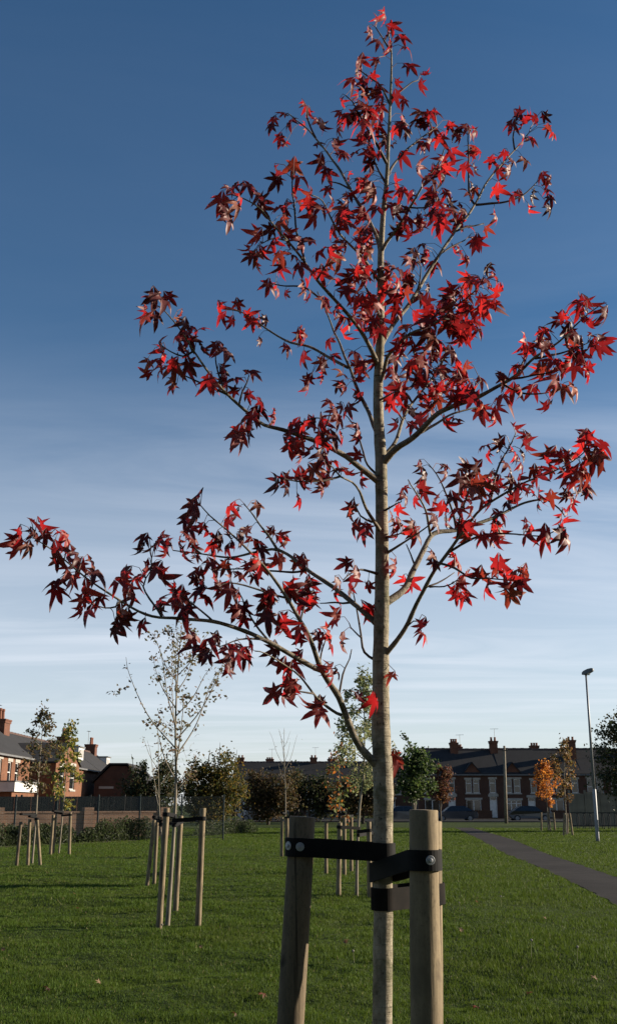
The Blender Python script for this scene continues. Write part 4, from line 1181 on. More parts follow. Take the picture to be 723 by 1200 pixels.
# ------------------------------------------------------------------ parked cars
TYRE = plain('tyre', (0.02, 0.02, 0.02), None, 10, 0.8)
def carpaint(name, c):
    mt, nt, bs, out = newmat(name)
    bs.inputs['Base Color'].default_value = (*c, 1); bs.inputs['Roughness'].default_value = 0.28
    bs.inputs['Metallic'].default_value = 0.3; bs.inputs['Coat Weight'].default_value = 0.6
    return mt
def car(loc, paint, label, flip=1):
    root = empty('parked_car', loc, label, 'car', 'cars parked along the road', rz=0 if flip > 0 else math.pi)
    m = MB()
    prof = [(-2.05, .42), (-2.1, .62), (-1.98, .82), (-1.1, .93), (-.55, 1.36), (.85, 1.40), (1.55, 1.02), (2.0, .92), (2.1, .62), (2.02, .36), (1.72, .30), (-1.75, .30)]
    belt_ = .92
    low = [(-2.05, .40), (-2.1, .62), (-1.98, .82), (-1.1, .93), (1.6, .98), (2.0, .92), (2.1, .62), (2.02, .36), (1.72, .28), (-1.75, .28)]
    def sect(pts, y0, y1, inset, zref):
        n = len(pts); vv = []
        for s in (-1, 1):
            for (x, z) in pts:
                yy = 0.86 - max(0, z - zref) * inset - (0.05 if abs(x) > 1.9 else 0)
                vv.append((x, s * yy, z))
        return vv, [tuple(range(n)), tuple(range(2 * n - 1, n - 1, -1))] + [(i, i + n, (i + 1) % n + n, (i + 1) % n) for i in range(n)]
    m.add(*sect(low, 0, 0, 0.1, .6)); m.build('body', paint, root)
    c = MB(); c.add(*sect([(-1.12, .925), (-.55, 1.37), (-.2, 1.43), (.7, 1.43), (.95, 1.38), (1.6, .975)], 0, 0, 0.42, .9)); cab = c.build('roof', paint, root)
    w = MB()
    for s in (-1, 1):
        for quad in (((-.9, .98), (-.5, 1.32), (.12, 1.36), (.12, .98)), ((.2, .98), (.2, 1.36), (.78, 1.34), (1.25, 1.0))):
            vv = [(x, s * (0.866 - (z - .9) * .42), z) for x, z in quad]
            w.add(vv, [(0, 1, 2, 3)])
    w.build('side_window', GLASS, cab)
    for xx, s in ((-1.3, -1), (1.3, -1), (-1.3, 1), (1.3, 1)):
        t = MB(); t.tube([(xx, s * .66, .31), (xx, s * .69, .31), (xx, s * .85, .31), (xx, s * .875, .31)], [.27, .31, .31, .27], 18); wh = t.build('wheel', TYRE, root)
        t = MB(); t.tube([(xx, s * .876, .31), (xx, s * .885, .31)], [.19, .17], 14); t.build('rim', POST, wh)
    for s in (-1, 1):
        t = MB(); t.box(-2.1, -2.0, min(s * .5, s * .76), max(s * .5, s * .76), .66, .78); t.build('headlight', LAMPGLASS, root)
        t = MB(); t.box(2.0, 2.1, min(s * .55, s * .78), max(s * .55, s * .78), .68, .84); t.build('tail_light', POTS, root)
    t = MB(); t.box(-2.12, 2.12, -.87, .87, .40, .45)
    return root
CY_ = 98.7
for u, c, lab, fl in ((305, (0.16, 0.165, 0.17), 'silver hatchback parked behind the brown rounded tree', 1), (384, (0.10, 0.105, 0.11), 'grey hatchback parked behind the small orange and olive sapling', -1),
                      (470, (0.03, 0.032, 0.036), 'charcoal hatchback parked behind the dense green sapling', 1), (533, (0.010, 0.014, 0.026), 'dark blue hatchback parked at the path end', 1), (620, (0.010, 0.010, 0.011), 'black hatchback parked behind the bright orange sapling', -1)):
    car((P(u, 960, CY_).x, CY_, 0.012), carpaint('car paint %d' % u, c), lab, fl)

# ------------------------------------------------------------------ the red tree
TY = 3.1
def rp(u, v, y): return P(u, v, y)
trunk_px = [(448, 1230, 12.6), (448.5, 1130, 12.2), (449, 1060, 12.1), (448.5, 990, 12.3), (449, 940, 12.3), (448, 895, 12.2), (446, 840, 11.6), (446, 790, 11.0), (446.5, 740, 10.3), (447.5, 690, 9.6), (447.5, 640, 8.9), (447, 590, 8.3), (446, 540, 7.8), (443.5, 490, 7.0), (443, 450, 6.5),
            (445, 405, 5.8), (446, 350, 5.0), (446, 300, 4.3), (449, 250, 3.4), (453, 210, 2.8), (455, 165, 2.2), (457, 122, 1.7), (458.5, 80, 1.3), (458, 55, 1.0), (454, 36, 0.8)]
tyoff = lambda v: TY + 0.05 * math.sin((1200 - v) / 330.0)
tp = [rp(u, v, tyoff(v)) for u, v, r in trunk_px]
tr_ = [r * (0.93 if v > 800 else 0.86) / ppm(p) for (u, v, r), p in zip(trunk_px, tp)]
# carry the stem down to the soil
foot = Vector((tp[0].x - 0.004, tp[0].y, 0.0))
tp = [foot - Vector((0, 0, .2)), foot + Vector((0, 0, .03)), foot.lerp(tp[0], .5)] + tp
tr_ = [tr_[0] * 1.5, tr_[0] * 1.28, tr_[0] * 1.05] + tr_
tree = empty('sweetgum_tree', foot, 'young red leaved star leaf tree with pale trunk tied between stakes', 'tree', world=True)
tcur = curve(tp, 0.028)
acc = [0.0]
def arc(pts):
    a = [0.0]
    for p, q in zip(pts, pts[1:]): a.append(a[-1] + (q - p).length)
    return a
A0, A1 = arc(tp), arc(tcur)
trad = list(np.interp(np.array(A1) / A1[-1], np.array(A0) / A0[-1], tr_))
# branch collars and old scars swell the stem a little
for v0, k, w in ((902, .10, 10), (863, .09, 4), (893, .08, 4), (932, .14, 7), (772, .12, 8), (735, .10, 7), (708, .12, 8), (676, .10, 4), (625, .08, 5), (565, .10, 6), (543, .12, 6), (512, .1, 5), (1066, .05, 6), (960, .05, 8), (1120, .08, 5), (1160, .06, 5), (816, .08, 4), (790, .09, 5)):
    zc = rp(447, v0, TY).z; ww = w / 330.0
    for i, p in enumerate(tcur): trad[i] *= 1 + 0.55 * k * math.exp(-((p.z - zc) / ww) ** 2)
m = MB(); m.tube(tcur, trad, 22, wob=0.055, seed=3.0); trunk = m.build('trunk', BARK, tree, smooth=True)
# dark wrinkled scars where branches were shed
for v0 in (863, 893, 816, 740, 676, 625, 1120, 500):
    c0 = rp(447, v0, TY); i = min(range(len(tcur)), key=lambda k: abs(tcur[k].z - c0.z)); cc, rr = tcur[i], trad[i]
    a0 = random.uniform(-1.9, -0.7); L = random.uniform(0.5, 0.9)
    pts = [cc + Vector((math.cos(a0 + t) * rr * 0.985, math.sin(a0 + t) * rr * 0.985, -0.006 + 0.012 * math.cos((t) / L * 1.3))) for t in np.linspace(-L, L, 9)]
    q = MB(); q.tube(pts, [0.001, .0022, .003, .0034, .0036, .0034, .003, .0022, .001], 6); q.build('bark_scar', TWIG, trunk)
sp0 = rp(458, 938, TY - .01)
q = MB(); q.tube([sp0, rp(462, 931, TY - .015), rp(466, 926, TY - .02), rp(468, 925, TY - .02)], [0.012, 0.011, 0.0075, 0.006], 9, wob=.1); q.build('branch_stub', BARK, trunk, smooth=True)

skel = []          # (u, v, world point, radius)
def skeladd(pxpts, wpts, n0=0):
    for p in wpts:
        d = p - Vector((0, 0, EYE))
        zc = d.y * cp + d.z * sp
        skel.append((CX + F * d.x / zc, CY - F * (d.z * cp - d.y * sp) / zc, p))
skeladd(None, [p for p in tcur if p.z > rp(447, 380, TY).z])
# (key, parent, points, start radius px, depth change to the tip in metres)
BR = [
 ('L1a', None, [(437,903),(423,877),(411,853),(397,816),(379,789),(360,743),(337,701),(314,669),(290,643),(266,621),(246,605),(235,592)], 6.2, -0.35),
 ('L1b', 'L1a', [(377,786),(342,768),(316,753),(288,740),(250,728),(210,725),(178,722),(141,704),(100,675),(62,644),(41,631)], 4.0, -0.50),
 ('L1c', 'L1a', [(400,838),(384,828),(370,816),(351,793),(332,779),(311,766),(299,763)], 2.0, -0.22),
 ('L1d', 'L1c', [(368,813),(352,811),(340,810)], 1.0, -0.05),
 ('L1e', 'L1b', [(318,752),(304,749),(280,750),(257,758)], 1.6, -0.12),
 ('L1f', 'L1b', [(316,752),(304,738),(295,725),(286,707),(280,694)], 1.4, -0.12),
 ('L1g', 'L1a', [(397,815),(402,790),(410,772),(412,761)], 1.2, 0.05),
 ('L1h', 'L1b', [(141,704),(136,712),(122,713),(110,709)], 1.1, -0.05),
 ('L1i', 'L1b', [(190,723),(184,714),(169,688),(177,670),(178,655)], 1.2, 0.06),
 ('L1j', 'L1a', [(337,701),(320,696),(300,690),(270,684),(250,688),(236,690)], 1.3, -0.15),
 ('L1k', 'L1a', [(352,728),(356,712),(361,700),(368,692)], 1.1, 0.1),
 ('L1l', 'L1a', [(374,780),(378,760),(384,745)], 1.0, 0.05),
 ('L1m', 'L1b', [(250,728),(235,715),(212,698),(200,690)], 1.2, -0.1),
 ('L2', None, [(439,735),(406,700),(380,681),(351,661),(325,644),(299,647),(271,653),(236,649),(203,645)], 4.2, 0.38),
 ('L2b', 'L2', [(325,644),(315,628),(304,614),(294,600),(286,590)], 1.8, 0.10),
 ('L2c', 'L2', [(362,667),(343,671),(319,669),(295,667),(270,667),(248,668)], 1.4, 0.1),
 ('L2d', 'L2', [(412,706),(402,707),(393,706),(375,707)], 1.3, 0.06),
 ('L2e', 'L2', [(236,649),(226,640),(218,628)], 1.0, 0.05),
 ('L2f', None, [(441,674),(427,668),(419,668),(410,672),(402,680)], 1.6, -0.14),
 ('L2g', None, [(437,778),(427,764),(423,742),(417,706),(414,690)], 1.7, 0.12),
 ('L2h', 'L2g', [(424,748),(411,735),(409,730)], 0.8, 0.03),
 ('L3', None, [(442,627),(429,594),(421,576),(412,565),(399,558),(390,547),(380,540)], 2.7, -0.30),
 ('L3b', 'L3', [(436,612),(423,604),(416,590),(414,584)], 1.1, 0.04),
 ('L4', None, [(440,567),(421,547),(399,530),(365,515),(339,506),(310,498),(295,487),(270,466),(250,443),(227,412),(212,388),(192,363)], 4.6, -0.55),
 ('L4b', 'L4', [(268,463),(245,453),(219,441),(205,432)], 1.5, 0.05),
 ('L4c', 'L3', [(399,558),(388,561),(374,565),(354,565),(341,563),(328,560)], 1.3, -0.10),
 ('L4d', None, [(438,562),(430,545),(425,528),(418,505),(403,485)], 1.5, 0.12),
 ('L4e', 'L4', [(262,455),(257,440),(253,422),(253,412)], 1.1, 0.05),
 ('L4f', 'L4', [(280,475),(284,460),(290,448),(292,440)], 1.0, -0.05),
 ('L4g', 'L4', [(226,412),(214,418),(200,412),(190,405)], 1.0, 0.05),
 ('L4h', 'L4', [(339,506),(350,500),(362,492),(375,490)], 1.1, -0.08),
 ('L4i', 'L4', [(385,523),(378,510),(384,495),(388,480)], 1.2, -0.10),
 ('L5', None, [(442,514),(432,484),(419,457),(409,430),(397,400),(384,370),(372,342)], 3.0, 0.40),
 ('L5b', 'L5', [(408,431),(382,417),(362,407),(335,399),(310,384),(286,367),(267,362)], 1.9, 0.20),
 ('L5c', 'L5', [(376,350),(355,337),(333,335),(318,332)], 1.1, 0.08),
 ('L5d', 'L5', [(424,468),(414,475),(405,480)], 1.0, -0.05),
 ('L6', None, [(445,430),(434,407),(422,387),(397,356),(372,327),(355,306),(336,281),(319,262),(304,244),(287,234),(272,228)], 3.2, -0.45),
 ('L6b', 'L6', [(357,308),(352,290),(347,270),(345,246),(342,224),(344,202)], 1.4, -0.05),
 ('L6c', 'L6', [(336,282),(322,280),(308,285)], 0.9, -0.06),
 ('L6d', 'L6', [(372,327),(382,312),(390,300)], 1.0, -0.06),
 ('L7', None, [(446,296),(441,276),(430,254),(411,222),(395,194),(378,172),(364,155),(345,139),(337,133)], 2.6, 0.34),
 ('L7b', 'L7', [(411,222),(398,215),(384,212)], 0.9, 0.05),
 ('L7c', 'L7', [(370,162),(361,142),(360,130)], 0.9, -0.05),
 ('L8', None, [(446,332),(425,302),(399,276),(386,251),(378,235),(362,228)], 1.9, -0.30),
 ('L9', None, [(455,192),(440,166),(425,142),(412,118),(405,112)], 1.6, -0.20),
 ('L10', None, [(457,122),(445,100),(432,90),(420,82)], 1.1, 0.12),
 ('L11', None, [(447,372),(432,345),(420,322),(410,310)], 1.6, -0.22),
 ('L12', None, [(453,215),(442,196),(434,176),(430,160)], 1.3, 0.15),
 ('L13', None, [(457,60),(448,44),(440,32)], 0.7, -0.05),
 ('R1', None, [(455,773),(474,737),(491,702),(508,670),(529,641),(551,611),(564,595),(588,580),(617,565),(640,556),(662,545),(684,530)], 3.8, -0.45),
 ('R1b', 'R1', [(524,648),(546,635),(569,626),(604,626),(639,628),(655,618)], 1.7, -0.12),
 ('R1c', 'R1', [(499,688),(512,684),(523,678),(532,671)], 1.0, 0.06),
 ('R1d', 'R1', [(514,660),(532,665),(552,677),(569,678),(590,680),(604,678)], 1.4, -0.16),
 ('R1e', 'R1', [(573,589),(577,575),(584,544),(597,522),(604,508)], 1.6, 0.10),
 ('R1f', 'R1', [(474,737),(484,728),(490,728)], 0.8, -0.03),
 ('R1g', 'R1', [(503,688),(520,687),(535,680)], 0.8, -0.08),
 ('R1h', 'R1', [(535,632),(538,610),(545,585),(550,565)], 1.2, -0.12),
 ('R2', None, [(456,709),(474,690),(485,667),(497,644),(508,625),(532,622),(561,613),(591,601),(614,589),(640,585),(659,582),(680,577)], 5.4, 0.45),
 ('R2b', 'R2', [(505,630),(502,615),(498,597),(489,580),(478,562)], 1.8, -0.12),
 ('R2c', 'R2', [(535,622),(529,597),(515,562),(502,544)], 1.6, 0.05),
 ('R2d', None, [(455,652),(474,635),(500,617),(512,604)], 1.8, -0.12),
 ('R2e', 'R2', [(486,663),(481,650),(476,638)], 0.9, 0.04),
 ('R2f', 'R2', [(640,585),(655,596),(662,606)], 0.9, 0.03),
 ('R3', None, [(453,545),(464,526),(484,513),(507,489),(525,478),(554,467),(582,454),(605,440),(627,418),(655,400),(673,382),(688,368),(704,357)], 5.2, -0.55),
 ('R3b', 'R3', [(481,514),(512,496),(530,485),(558,478),(575,476)], 2.2, 0.15),
 ('R3c', 'R3', [(600,444),(612,443),(625,440),(646,436)], 1.1, -0.06),
 ('R3d', 'R3', [(627,420),(645,416),(661,413),(688,402)], 1.4, 0.08),
 ('R3e', 'R3', [(590,451),(612,461),(634,461),(655,458)], 1.0, 0.06),
 ('R3f', 'R3', [(605,440),(612,425),(618,412)], 1.0, 0.05),
 ('R3g', 'R3', [(552,468),(556,455),(563,446)], 0.9, 0.05),
 ('R4', None, [(455,538),(463,518),(472,492),(483,472),(499,452),(512,432),(522,412)], 2.7, 0.32),
 ('R4b', 'R4', [(472,492),(462,478),(452,470)], 1.0, -0.06),
 ('R4c', 'R4', [(483,472),(470,455),(462,442)], 1.0, -0.1),
 ('R5', None, [(446,452),(450,436),(454,419),(463,408),(479,392),(501,383),(516,374),(536,359),(556,342),(564,331)], 2.8, -0.35),
 ('R5b', 'R5', [(479,392),(484,410),(488,425)], 0.9, -0.08),
 ('R5c', 'R5', [(516,374),(530,375),(545,378)], 0.9, 0.06),
 ('R6', None, [(448,407),(456,387),(475,362),(489,340),(503,317),(517,295),(533,270),(547,254),(559,233),(576,206),(603,176),(619,156)], 3.2, 0.42),
 ('R6b', 'R6', [(556,240),(575,238),(593,236),(613,228),(629,213)], 1.3, 0.05),
 ('R6c', 'R6', [(556,240),(549,226),(549,183),(548,158)], 1.2, -0.06),
 ('R6d', 'R6', [(534,271),(545,266),(556,264),(566,262)], 0.9, 0.05),
 ('R6e', 'R6', [(489,340),(492,325),(493,312)], 0.8, -0.03),
 ('R6f', 'R6', [(516,297),(530,288),(545,281)], 0.8, 0.05),
 ('R6g', 'R6', [(603,176),(601,160),(604,145)], 0.8, 0.03),
 ('R7', None, [(448,296),(452,284),(467,265),(480,243),(496,216),(513,190),(520,175)], 2.2, -0.28),
 ('R7b', 'R7', [(480,243),(495,243),(510,240)], 0.9, -0.05),
 ('R8', None, [(455,205),(462,192),(476,176),(496,160),(512,148)], 1.6, 0.22),
 ('R9', None, [(457,116),(469,107),(483,96),(490,94)], 1.0, 0.05),
 ('R10', None, [(446,348),(456,340),(468,338)], 1.2, -0.14),
 ('R11', None, [(453,600),(462,592),(470,588)], 1.1, -0.12),
 ('R12', None, [(456,632),(464,628),(470,624)], 1.0, -0.1),
 ('R13', None, [(447,470),(456,462),(468,458)], 1.0, -0.15),
]
bobj, bworld = {}, {}
for key, par, px, r0, dz in BR:
    if par is None:
        # start on the stem at that height, on the branch's side
        y0 = tyoff(px[0][1])
    else:
        c = min(bworld[par], key=lambda q: (q[0] - px[0][0]) ** 2 + (q[1] - px[0][1]) ** 2)
        y0 = c[2].y
    L = [0.0]
    for a, b in zip(px, px[1:]): L.append(L[-1] + math.hypot(a[0] - b[0], a[1] - b[1]))
    w = [rp(u, v, y0 + dz * (l / L[-1])) for (u, v), l in zip(px, L)]
    if par is None:
        i = min(range(len(tcur)), key=lambda k: abs(tcur[k].z - w[0].z)); w[0] = Vector((tcur[i].x, tcur[i].y, w[0].z))
    c = curve(w, 0.022)
    n = len(c)
    # small kinks at the nodes
    for k in range(1, n - 1):
        c[k] = c[k] + Vector((mnoise.noise(c[k] * 9), mnoise.noise(c[k] * 9 + Vector((5, 0, 0))), mnoise.noise(c[k] * 9 + Vector((0, 5, 0))))) * 0.004
    rr0 = r0 * 0.92 / ppm(w[0]); rend = 0.75 / ppm(w[-1])
    rad = [rr0 * (1 - k / (n - 1)) ** 1.15 * 0.72 + max(rend, 0.0013) * 0.85 for k in range(n)]
    if par is None and n > 4: rad[0] *= 1.35; rad[1] *= 1.2; rad[2] *= 1.08
    for k in range(3, n - 2, 5): rad[k] *= 1.10
    m = MB(); m.tube(c, rad, 9 if r0 > 2.4 else 6, wob=0.05 if r0 > 2.4 else 0)
    if par is None:
        bobj[key] = m.build('branch', BRANCHBARK if r0 > 1.7 else TWIG, tree, smooth=True)
    else:
        root_b = par
        while root_b not in bobj: root_b = next(q[1] for q in BR if q[0] == root_b)
        o = m.build('twig', BRANCHBARK if r0 > 1.7 else TWIG, None, smooth=True)
        o.data.transform(Matrix.Translation(-foot)); o.parent = bobj[root_b]
    s0 = len(skel); skeladd(None, c); bworld[key] = skel[s0:]

LEAVES = '''451,17 441,23 434,38 443,49 460,32 454,43 455,55 470,46 475,55 440,71 479,79 498,87 495,100 466,97 464,113 473,120 423,71 419,81 411,94 425,96 437,90 443,103 446,113 431,107 419,110 400,120 397,132 425,123 437,131 428,140 414,134 417,141 446,128 359,123 361,132 374,143 358,149 332,134 321,141 318,149 341,143 470,148 492,141 501,135 508,132 463,152 443,149 434,149 420,157 397,149 480,152
328,162 334,169 359,151 377,146 373,169 399,147 406,136 375,188 381,197 396,166 403,180 384,204 384,222 344,195 351,208 324,202 323,212 346,224 348,235 409,206 417,179 418,158 431,169 409,230 423,211 432,208 431,136 276,219 290,218 268,222 259,235 262,244 281,230 276,241 302,229 309,235 308,245 328,244 362,229 362,238 375,244 334,245 400,238 388,242 431,230 434,191 431,219 403,246
515,163 503,166 508,153 528,148 536,161 546,150 556,156 559,175 530,181 556,198 544,196 516,201 523,196 510,200 491,196 473,183 493,171 445,173 440,183 450,163 430,163 430,180 427,213 433,210 463,213 466,223 481,229 453,229 440,229 460,241 440,246 506,226 523,226 513,239 526,246 540,246 508,253 478,251 493,258 581,253 553,219 549,226 583,223 576,188 591,180 599,188 586,200 596,200 614,188 599,146 606,133 616,140 611,148 626,140 639,136 641,150 646,156 613,165 621,165 601,231 608,228 624,229 619,246 636,206 641,213 642,223 644,233 642,244 423,253
261,248 267,257 276,243 316,270 300,275 293,290 293,301 300,299 308,295 301,308 329,299 343,299 330,308 330,316 339,276 322,286 352,283 362,283 333,252 336,248 330,261 363,244 366,254 374,243 402,252 391,270 420,255 402,286 374,294 372,295 388,295 395,302 386,305 369,319 377,320 352,313 359,331 357,342 362,349 355,335 314,334 325,338 336,344 408,326 397,331 405,340 416,337 416,351 423,281 421,291 430,295 427,273 434,280 421,304 427,317 441,317 439,248 379,353 383,362 394,362 398,369 433,351 430,359 441,359 424,374 438,376 351,387 260,370 271,376 257,360 279,356 291,370 296,378 305,373 309,375
426,255 464,247 478,257 475,265 492,262 479,276 515,246 514,262 525,246 539,247 536,258 583,252 571,268 550,266 557,283 538,295 531,293 485,297 481,306 500,302 509,309 506,315 500,338 479,330 470,340 478,342 463,351 463,364 452,313 456,326 439,320 428,279 426,288 431,298 426,323 434,351 441,359 423,376 442,376 448,381 486,371 492,348 500,353 572,313 550,329 557,330 579,324 571,331 583,342 580,356 564,351 567,359 564,364 558,376 529,342 531,349 547,346 542,359 550,362 522,353 525,370 509,370 503,376 531,373 539,384 517,362 475,384 506,385
198,348 191,352 178,350 181,347 171,365 172,373 182,371 210,372 216,380 223,384 234,386 210,392 216,394 214,407 224,401 221,414 188,407 191,413 174,425 183,423 173,438 190,432 203,425 205,432 223,427 219,434 202,454 202,447 239,407 252,406 261,409 269,416 262,432 263,438 263,447 245,445 245,452 275,445 294,438 275,458 292,463 304,400
352,392 357,397 336,407 356,419 387,401 392,417 402,392 377,424 380,431 362,443 377,441 362,452 401,438 398,452 419,414 417,427 427,427 422,435 437,422 419,463 292,438 291,465 275,442 276,457 306,472 302,482 295,489 322,488 294,507 279,507 287,499 280,514 386,472 392,484 394,492 409,479 419,503 365,494 357,499 345,497 350,504 380,497 377,509 389,512 399,512 337,512
447,377 445,388 472,399 470,408 485,401 486,412 488,372 437,425 461,421 459,436 463,434 478,439 482,428 475,439 499,412 507,383 505,394 507,403 494,425 499,436 505,425 519,410 514,414 519,421 534,425 538,430 519,439 527,445 541,445 541,459 556,377 543,392 541,383 525,379 536,388 516,454 505,456 507,463 499,467 492,465 501,478 514,470 532,467 457,467 465,461 474,465 474,478 483,483 463,497 483,498 493,492 523,496 534,492 485,447 465,447 563,445 552,465 563,483 563,472 582,481 580,489 587,465 587,441
565,445 658,371 657,378 677,355 686,353 679,364 708,366 685,375 691,380 666,389 673,391 665,395 677,400 668,407 695,395 695,404 704,400 705,407 681,416 670,416 679,422 668,425 673,431 688,431 687,438 614,400 620,407 616,412 630,400 637,389 635,395 646,404 638,407 604,431 613,431 589,440 589,447 601,456 634,431 632,437 646,425 656,431 650,445 647,452 658,456 672,456 623,456 610,456 640,475 583,479 587,465 567,481
323,565 334,561 334,570 353,557 354,565 349,586 345,494 361,499 374,494 394,492 411,479 421,503 418,512 399,516 383,512 383,523 350,519 352,534 337,512 343,523 372,516 363,528 376,534 368,550 387,541 399,550 379,559 376,572 384,565 418,534 407,554 424,561 412,594 411,602 417,616 427,623 429,618
492,546 496,557 521,546 522,553 474,573 474,582 495,571 498,577 486,586 511,586 467,597 460,608 469,613 465,626 484,622 482,615 486,626 517,595 509,606 509,613 546,549 557,549 540,562 551,564 542,577 553,573 562,566 546,586 551,593 531,584 537,599 564,584 573,586 573,557 571,568 582,573 584,564 568,522 571,531 584,518 584,524 593,544 541,615 546,628 566,630 582,615 582,622 582,633 584,602 595,591 522,611 555,615
604,502 618,513 616,521 603,531 611,533 610,543 591,543 642,531 641,541 644,552 651,533 661,535 626,552 631,556 669,533 684,508 688,512 682,523 686,535 695,541 701,527 705,522 701,535 665,548 663,556 676,554 667,565 684,552 686,556 684,571 688,573 686,579 575,563 585,567 597,563 595,573 609,573 608,563 623,569 631,579 625,577 630,589 602,584 593,592 646,582 661,579 668,584 669,590 663,599 658,605 659,615 655,626 663,632 640,624 638,632 616,615 616,626 623,620 581,615 578,628 587,626
42,616 49,616 40,625 24,625 19,637 21,644 33,641 54,628 74,626 78,632 68,644 67,658 80,651 89,651 94,663 82,670 108,661 111,672 88,679 69,682 68,693 102,691 96,703 106,701 94,715 105,717 118,703 149,670 146,679 150,691 141,684 154,698 161,677 143,717 141,731 136,740 150,722 167,733
230,581 226,593 226,602 218,612 224,622 217,626 211,634 226,633 229,642 230,654 216,649 244,625 237,618 169,631 166,642 177,642 191,631 197,638 196,647 186,635 170,666 184,666 191,675 271,595 276,602 269,612 256,632 250,640 271,633 280,633 290,622 269,642 298,635 273,656 252,652 248,661 264,663 233,671 229,678 236,687 233,694 241,703 252,682 269,680 257,689 269,692 280,675 278,696 295,661 205,692 208,701 212,706 203,699 186,706 189,713 288,713 222,715
219,718 212,699 284,715 285,727 276,715 313,701 313,713 313,725 335,725 332,736 351,736 352,748 226,748 226,760 252,748 245,748 237,762 243,769 269,762 269,774 269,783 281,767 292,753 285,760 288,772 321,762 351,767 330,779 342,781 337,800 335,812 342,805 322,812 370,826 373,835 375,821 372,748 377,741 360,687 363,703 342,694 351,694
302,593 318,623 330,629 335,633 302,635 306,645 304,656 306,665 298,677 291,664 289,623 283,629 327,656 350,658 356,657 342,682 340,690 348,698 359,682 361,692 354,698 369,700 365,708 354,711 317,695 314,706 406,660 396,682 394,695 411,682 411,690 418,674 432,687 432,711 434,719 393,721 394,729 384,741 385,753 372,746 401,750 314,724 333,729 351,766
463,664 460,670 474,681 481,687 485,681 507,652 507,661 537,658 532,655 543,673 540,684 532,693 535,699 545,700 561,673 568,675 569,687 584,661 581,670 593,678 604,670 613,673 598,684 598,696 610,684 494,731 495,742 459,792 546,617 567,629 578,632 638,625 386,784 390,790 395,787 422,816 438,821 462,886 463,894'''
lv = []
for tok in LEAVES.split():
    u, v = map(float, tok.split(','))
    if all((u - a) ** 2 + (v - b) ** 2 > 16 for a, b in lv): lv.append((u, v))

def star_leaf(seed, mat):
    """five pointed star leaf, base at the origin, tip along +Y, folded and curled"""
    rng = random.Random(seed)
    C = Vector((0, 0.36, 0))
    lobes = [(-112, .40), (-54, .60), (0, .68), (54, .60), (112, .40)]
    lobes = [(a + rng.uniform(-7, 7), l * rng.uniform(.86, 1.1)) for a, l in lobes]
    droop = rng.uniform(0.10, 1.25); fold = rng.uniform(0.03, 0.24); twist = rng.uniform(-.8, .8); cup = rng.uniform(-.35, .8) if seed % 3 else rng.uniform(0.9, 1.9)
    def pt(ang, r, up=0.0):
        a = R(ang); x, y = math.sin(a) * r, math.cos(a) * r
        z = -droop * r * r * 0.75 - cup * x * x + twist * x * y + up
        return C + Vector((x, y, z))
    vv, ff = [C], []
    def av(p): vv.append(p); return len(vv) - 1
    angs = [a for a, l in lobes]
    sin_ = [av(Vector((-0.03, 0.0, 0)))]
    for i in range(4):
        sin_.append(av(pt((angs[i] + angs[i + 1]) / 2, 0.235 + 0.02 * rng.random(), fold * .6)))
    sin_.append(av(Vector((0.03, 0.0, 0))))
    for i, (a, l) in enumerate(lobes):
        wd = 20 if l > .5 else 21
        m1 = av(pt(a, l * .55)); m0 = av(pt(a, l * .8))
        s1 = av(pt(a - wd, l * .52, fold * .5)); s2 = av(pt(a + wd, l * .52, fold * .5))
        q1 = av(pt(a - 10.5, l * .78, fold * .25)); q2 = av(pt(a + 10.5, l * .78, fold * .25))
        t = av(pt(a + rng.uniform(-4, 4), l * 1.06, -droop * .08))
        A, B = sin_[i], sin_[i + 1]
        ff += [(0, m1, A), (A, m1, s1), (s1, m1, m0, q1), (q1, m0, t), (0, B, m1), (B, s2, m1), (s2, q2, m0, m1), (q2, t, m0)]
    me = bpy.data.meshes.new('leaf')
    me.from_pydata([tuple(p) for p in vv], [], [f[::-1] for f in ff])
    me.polygons.foreach_set('use_smooth', [True] * len(me.polygons))
    me.materials.append(mat); me.update()
    return me, vv, [f[::-1] for f in ff]
variants = []
wts = [5, 4, 5, 3, 2]
for k in range(20):
    mi = [0, 2, 1, 0, 3, 2, 1, 4, 0, 2, 3, 0, 1, 2, 0, 4, 3, 1, 2, 0][k]
    variants.append((*star_leaf(100 + k, RED[mi]), mi))

rng = random.Random(17)
inst = []
pet = MB()
